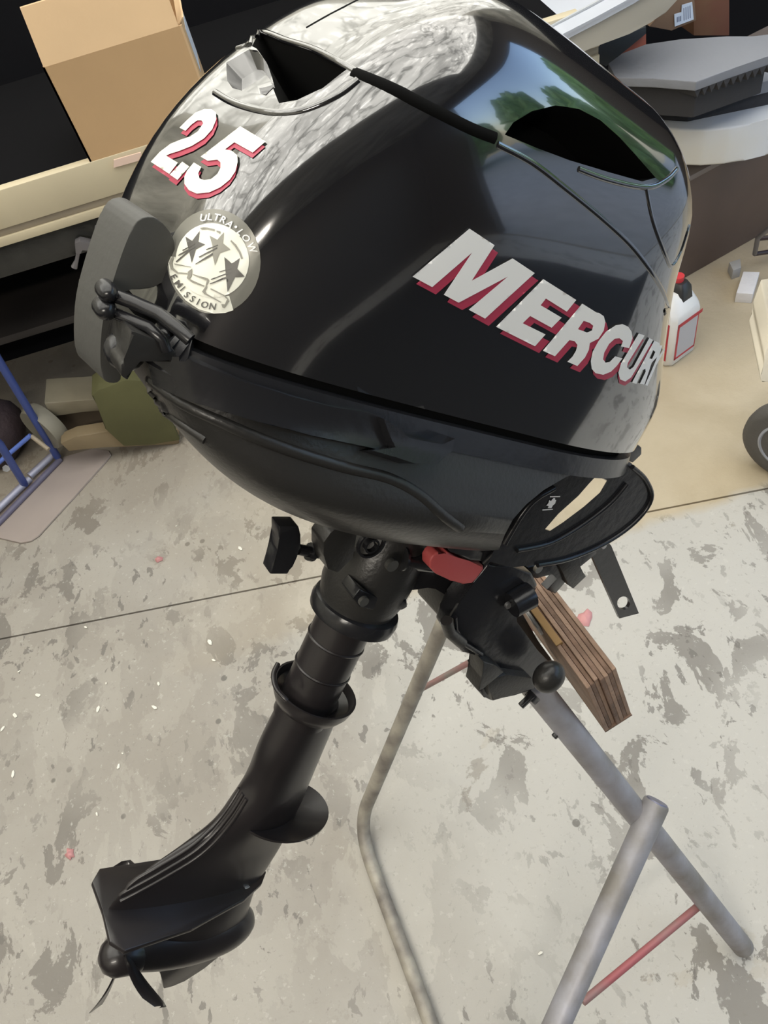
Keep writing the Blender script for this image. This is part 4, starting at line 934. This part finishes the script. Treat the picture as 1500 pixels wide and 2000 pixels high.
bm = bmesh.new(); a, b = frame_of(ax); loft(bm, [[c3 - o3 + ax * w_ + (a * math.cos(k * math.pi / 20) + b * math.sin(k * math.pi / 20)) * r_ for k in range(40)] for w_, r_ in ((-.018, .03), (-.02, .062), (0, .070), (.02, .062), (.018, .03))]); link('wheel', bm, mat('grey_wheel', (.24, .225, .18), .6), tr, 50)
bm = bmesh.new(); tube(bm, [ony(62, 852, 1.62) - o3, ony(95, 878, 1.58) - o3], .006, 10); link('axle_stay', bm, mat('tan_stay', (.36, .3, .22), .5), tr, 50)

TW = mat('pale_timber', (.30, .265, .19), .7, var=.25, vscale=8); TWD = mat('dark_timber', (.1, .075, .05), .7, var=.2)  # timber darkened: shade at the bench foot put into the base colours
pal = empty('timber_skid', (-.6, 1.62, 0), 'pale timber skid lying along the bench foot behind the sack truck', 'skid'); o3 = Vector(pal.location)
bm = bmesh.new(); prism(bm, [ony(a, b, 1.66) - o3 for a, b in [(86, 787), (150, 783), (198, 779), (200, 802), (150, 806), (100, 815)]], (0, .1, 0), .003); link('plank', bm, TW, pal, 40)
bm = bmesh.new(); prism(bm, [ony(a, b, 1.70) - o3 for a, b in [(95, 808), (200, 798), (214, 840), (130, 875)]], (0, .03, 0), .001); link('plank', bm, TWD, pal, 40)
bm = bmesh.new(); prism(bm, [ony(a, b, 1.58) - o3 for a, b in [(118, 866), (150, 852), (215, 842), (350, 838), (350, 868), (250, 872), (200, 872), (135, 882)]], (0, .04, 0), .003); link('plank', bm, mat('tan_timber', (.25, .19, .11), .7, var=.2), pal, 40)
bm = bmesh.new(); yprism(bm, [(178, 772), (192, 762), (246, 742), (300, 745), (352, 860), (300, 868), (242, 872), (205, 838), (198, 805)], 1.57, .08, .004)
tag(link('green_block', bm, mat('olive_green_block', (.115, .112, .045), .75, var=.25, vscale=5, bump=.3, bscale=20), None, 30), 'olive green block standing on the floor under the bench', 'block')  # olive lowered so its colour carries the shade under the bench
# clutter in the dark under the bench
bm = bmesh.new(); tube(bm, [ony(150, 790, 1.72), ony(190, 755, 1.72), ony(250, 740, 1.72)], .003, 8); tag(link('loose_cable', bm, mat('brown_cable', (.09, .06, .045), .5), None, 50), 'thin brown cable arched under the bench', 'cable')
bm = bmesh.new(); yprism(bm, [(60, 620), (160, 598), (162, 618), (60, 642)], 1.80, .03, .002); tag(link('dark_batten', bm, mat('umber_batten', (.06, .05, .045), .5), None, 30), 'dim brown batten across the dark space under the bench', 'batten')
bm = bmesh.new(); P_ = ony(-10, 850, 1.75); bmesh.ops.create_icosphere(bm, subdivisions=3, radius=.09)
for v in bm.verts: v.co = v.co * (1 + .2 * math.sin(20 * v.co.x) * math.sin(23 * v.co.z))
bmesh.ops.translate(bm, vec=P_, verts=bm.verts); tag(link('cloth_bundle', bm, mat('dark_plum_cloth', (.045, .03, .035), .8, bump=.5, bscale=40), None, 60), 'dark plum cloth bundle at the left edge behind the sack truck', 'cloth')

# ------------------------------------------------------------------ litter on the floor
PK = mat('pink_petal', (.62, .30, .30), .6)
def petal(px, py, s, label, seed, m=PK, name='pink_petal', cat='petal', hgt=.008, grp=None):
    random.seed(seed); c = onz(px, py, .001); bm = bmesh.new(); N_ = 10; rg = []
    for j in range(4):
        rr_ = s * (1 - j * .27); z = hgt * (.2 + .8 * (j / 3)) if j else 0
        rg.append([Vector((rr_ * math.cos(2 * math.pi * k / N_) * (1 + .3 * math.sin(3 * k + seed)), rr_ * .75 * math.sin(2 * math.pi * k / N_) * (1 + .25 * math.cos(2 * k + seed)), z + random.uniform(0, hgt * .4) * (j > 0))) for k in range(N_)])
    loft(bm, rg); o = link(name, bm, m, None, 60); o.location = c; o.rotation_euler.z = seed; tag(o, label, cat, grp); return o
petal(1143, 1208, .019, 'crumpled pink petal near the flat lever with a hole', 1)
petal(137, 1668, .011, 'pink petal lying left of the propeller leg', 2)
petal(311, 1093, .010, 'pale pink petal on the bare floor below the cowl', 3)
CH = mat('white_paint_chip', (.82, .80, .72), .6)
chips = [(168, 1226, .005), (75, 1358, .009), (192, 1386, .008), (208, 1335, .004), (30, 1398, .009), (6, 1424, .007), (302, 1382, .008), (310, 1336, .006), (232, 1497, .007), (26, 1512, .009), (470, 1072, .009), (410, 1255, .009), (345, 1028, .003), (38, 1312, .005), (190, 1590, .005), (418, 1290, .005), (240, 1472, .003), (1055, 1862, .005)]
for i, (a, b, s) in enumerate(chips):
    random.seed(i); c = onz(a, b, .0005); bm = bmesh.new(); n = 6
    pts = [Vector((s * math.cos(2 * math.pi * k / n) * random.uniform(.7, 1.1), s * .5 * math.sin(2 * math.pi * k / n) * random.uniform(.6, 1.1), random.uniform(0, .001))) for k in range(n)]
    prism(bm, pts, (0, 0, .0018)); o = link('paint_chip', bm, CH, None, 0); o.location = c; o.rotation_euler.z = random.uniform(0, 3)
    tag(o, 'small white paint chip lying on the worn concrete floor', 'paint chip', 'white paint chips on the floor')
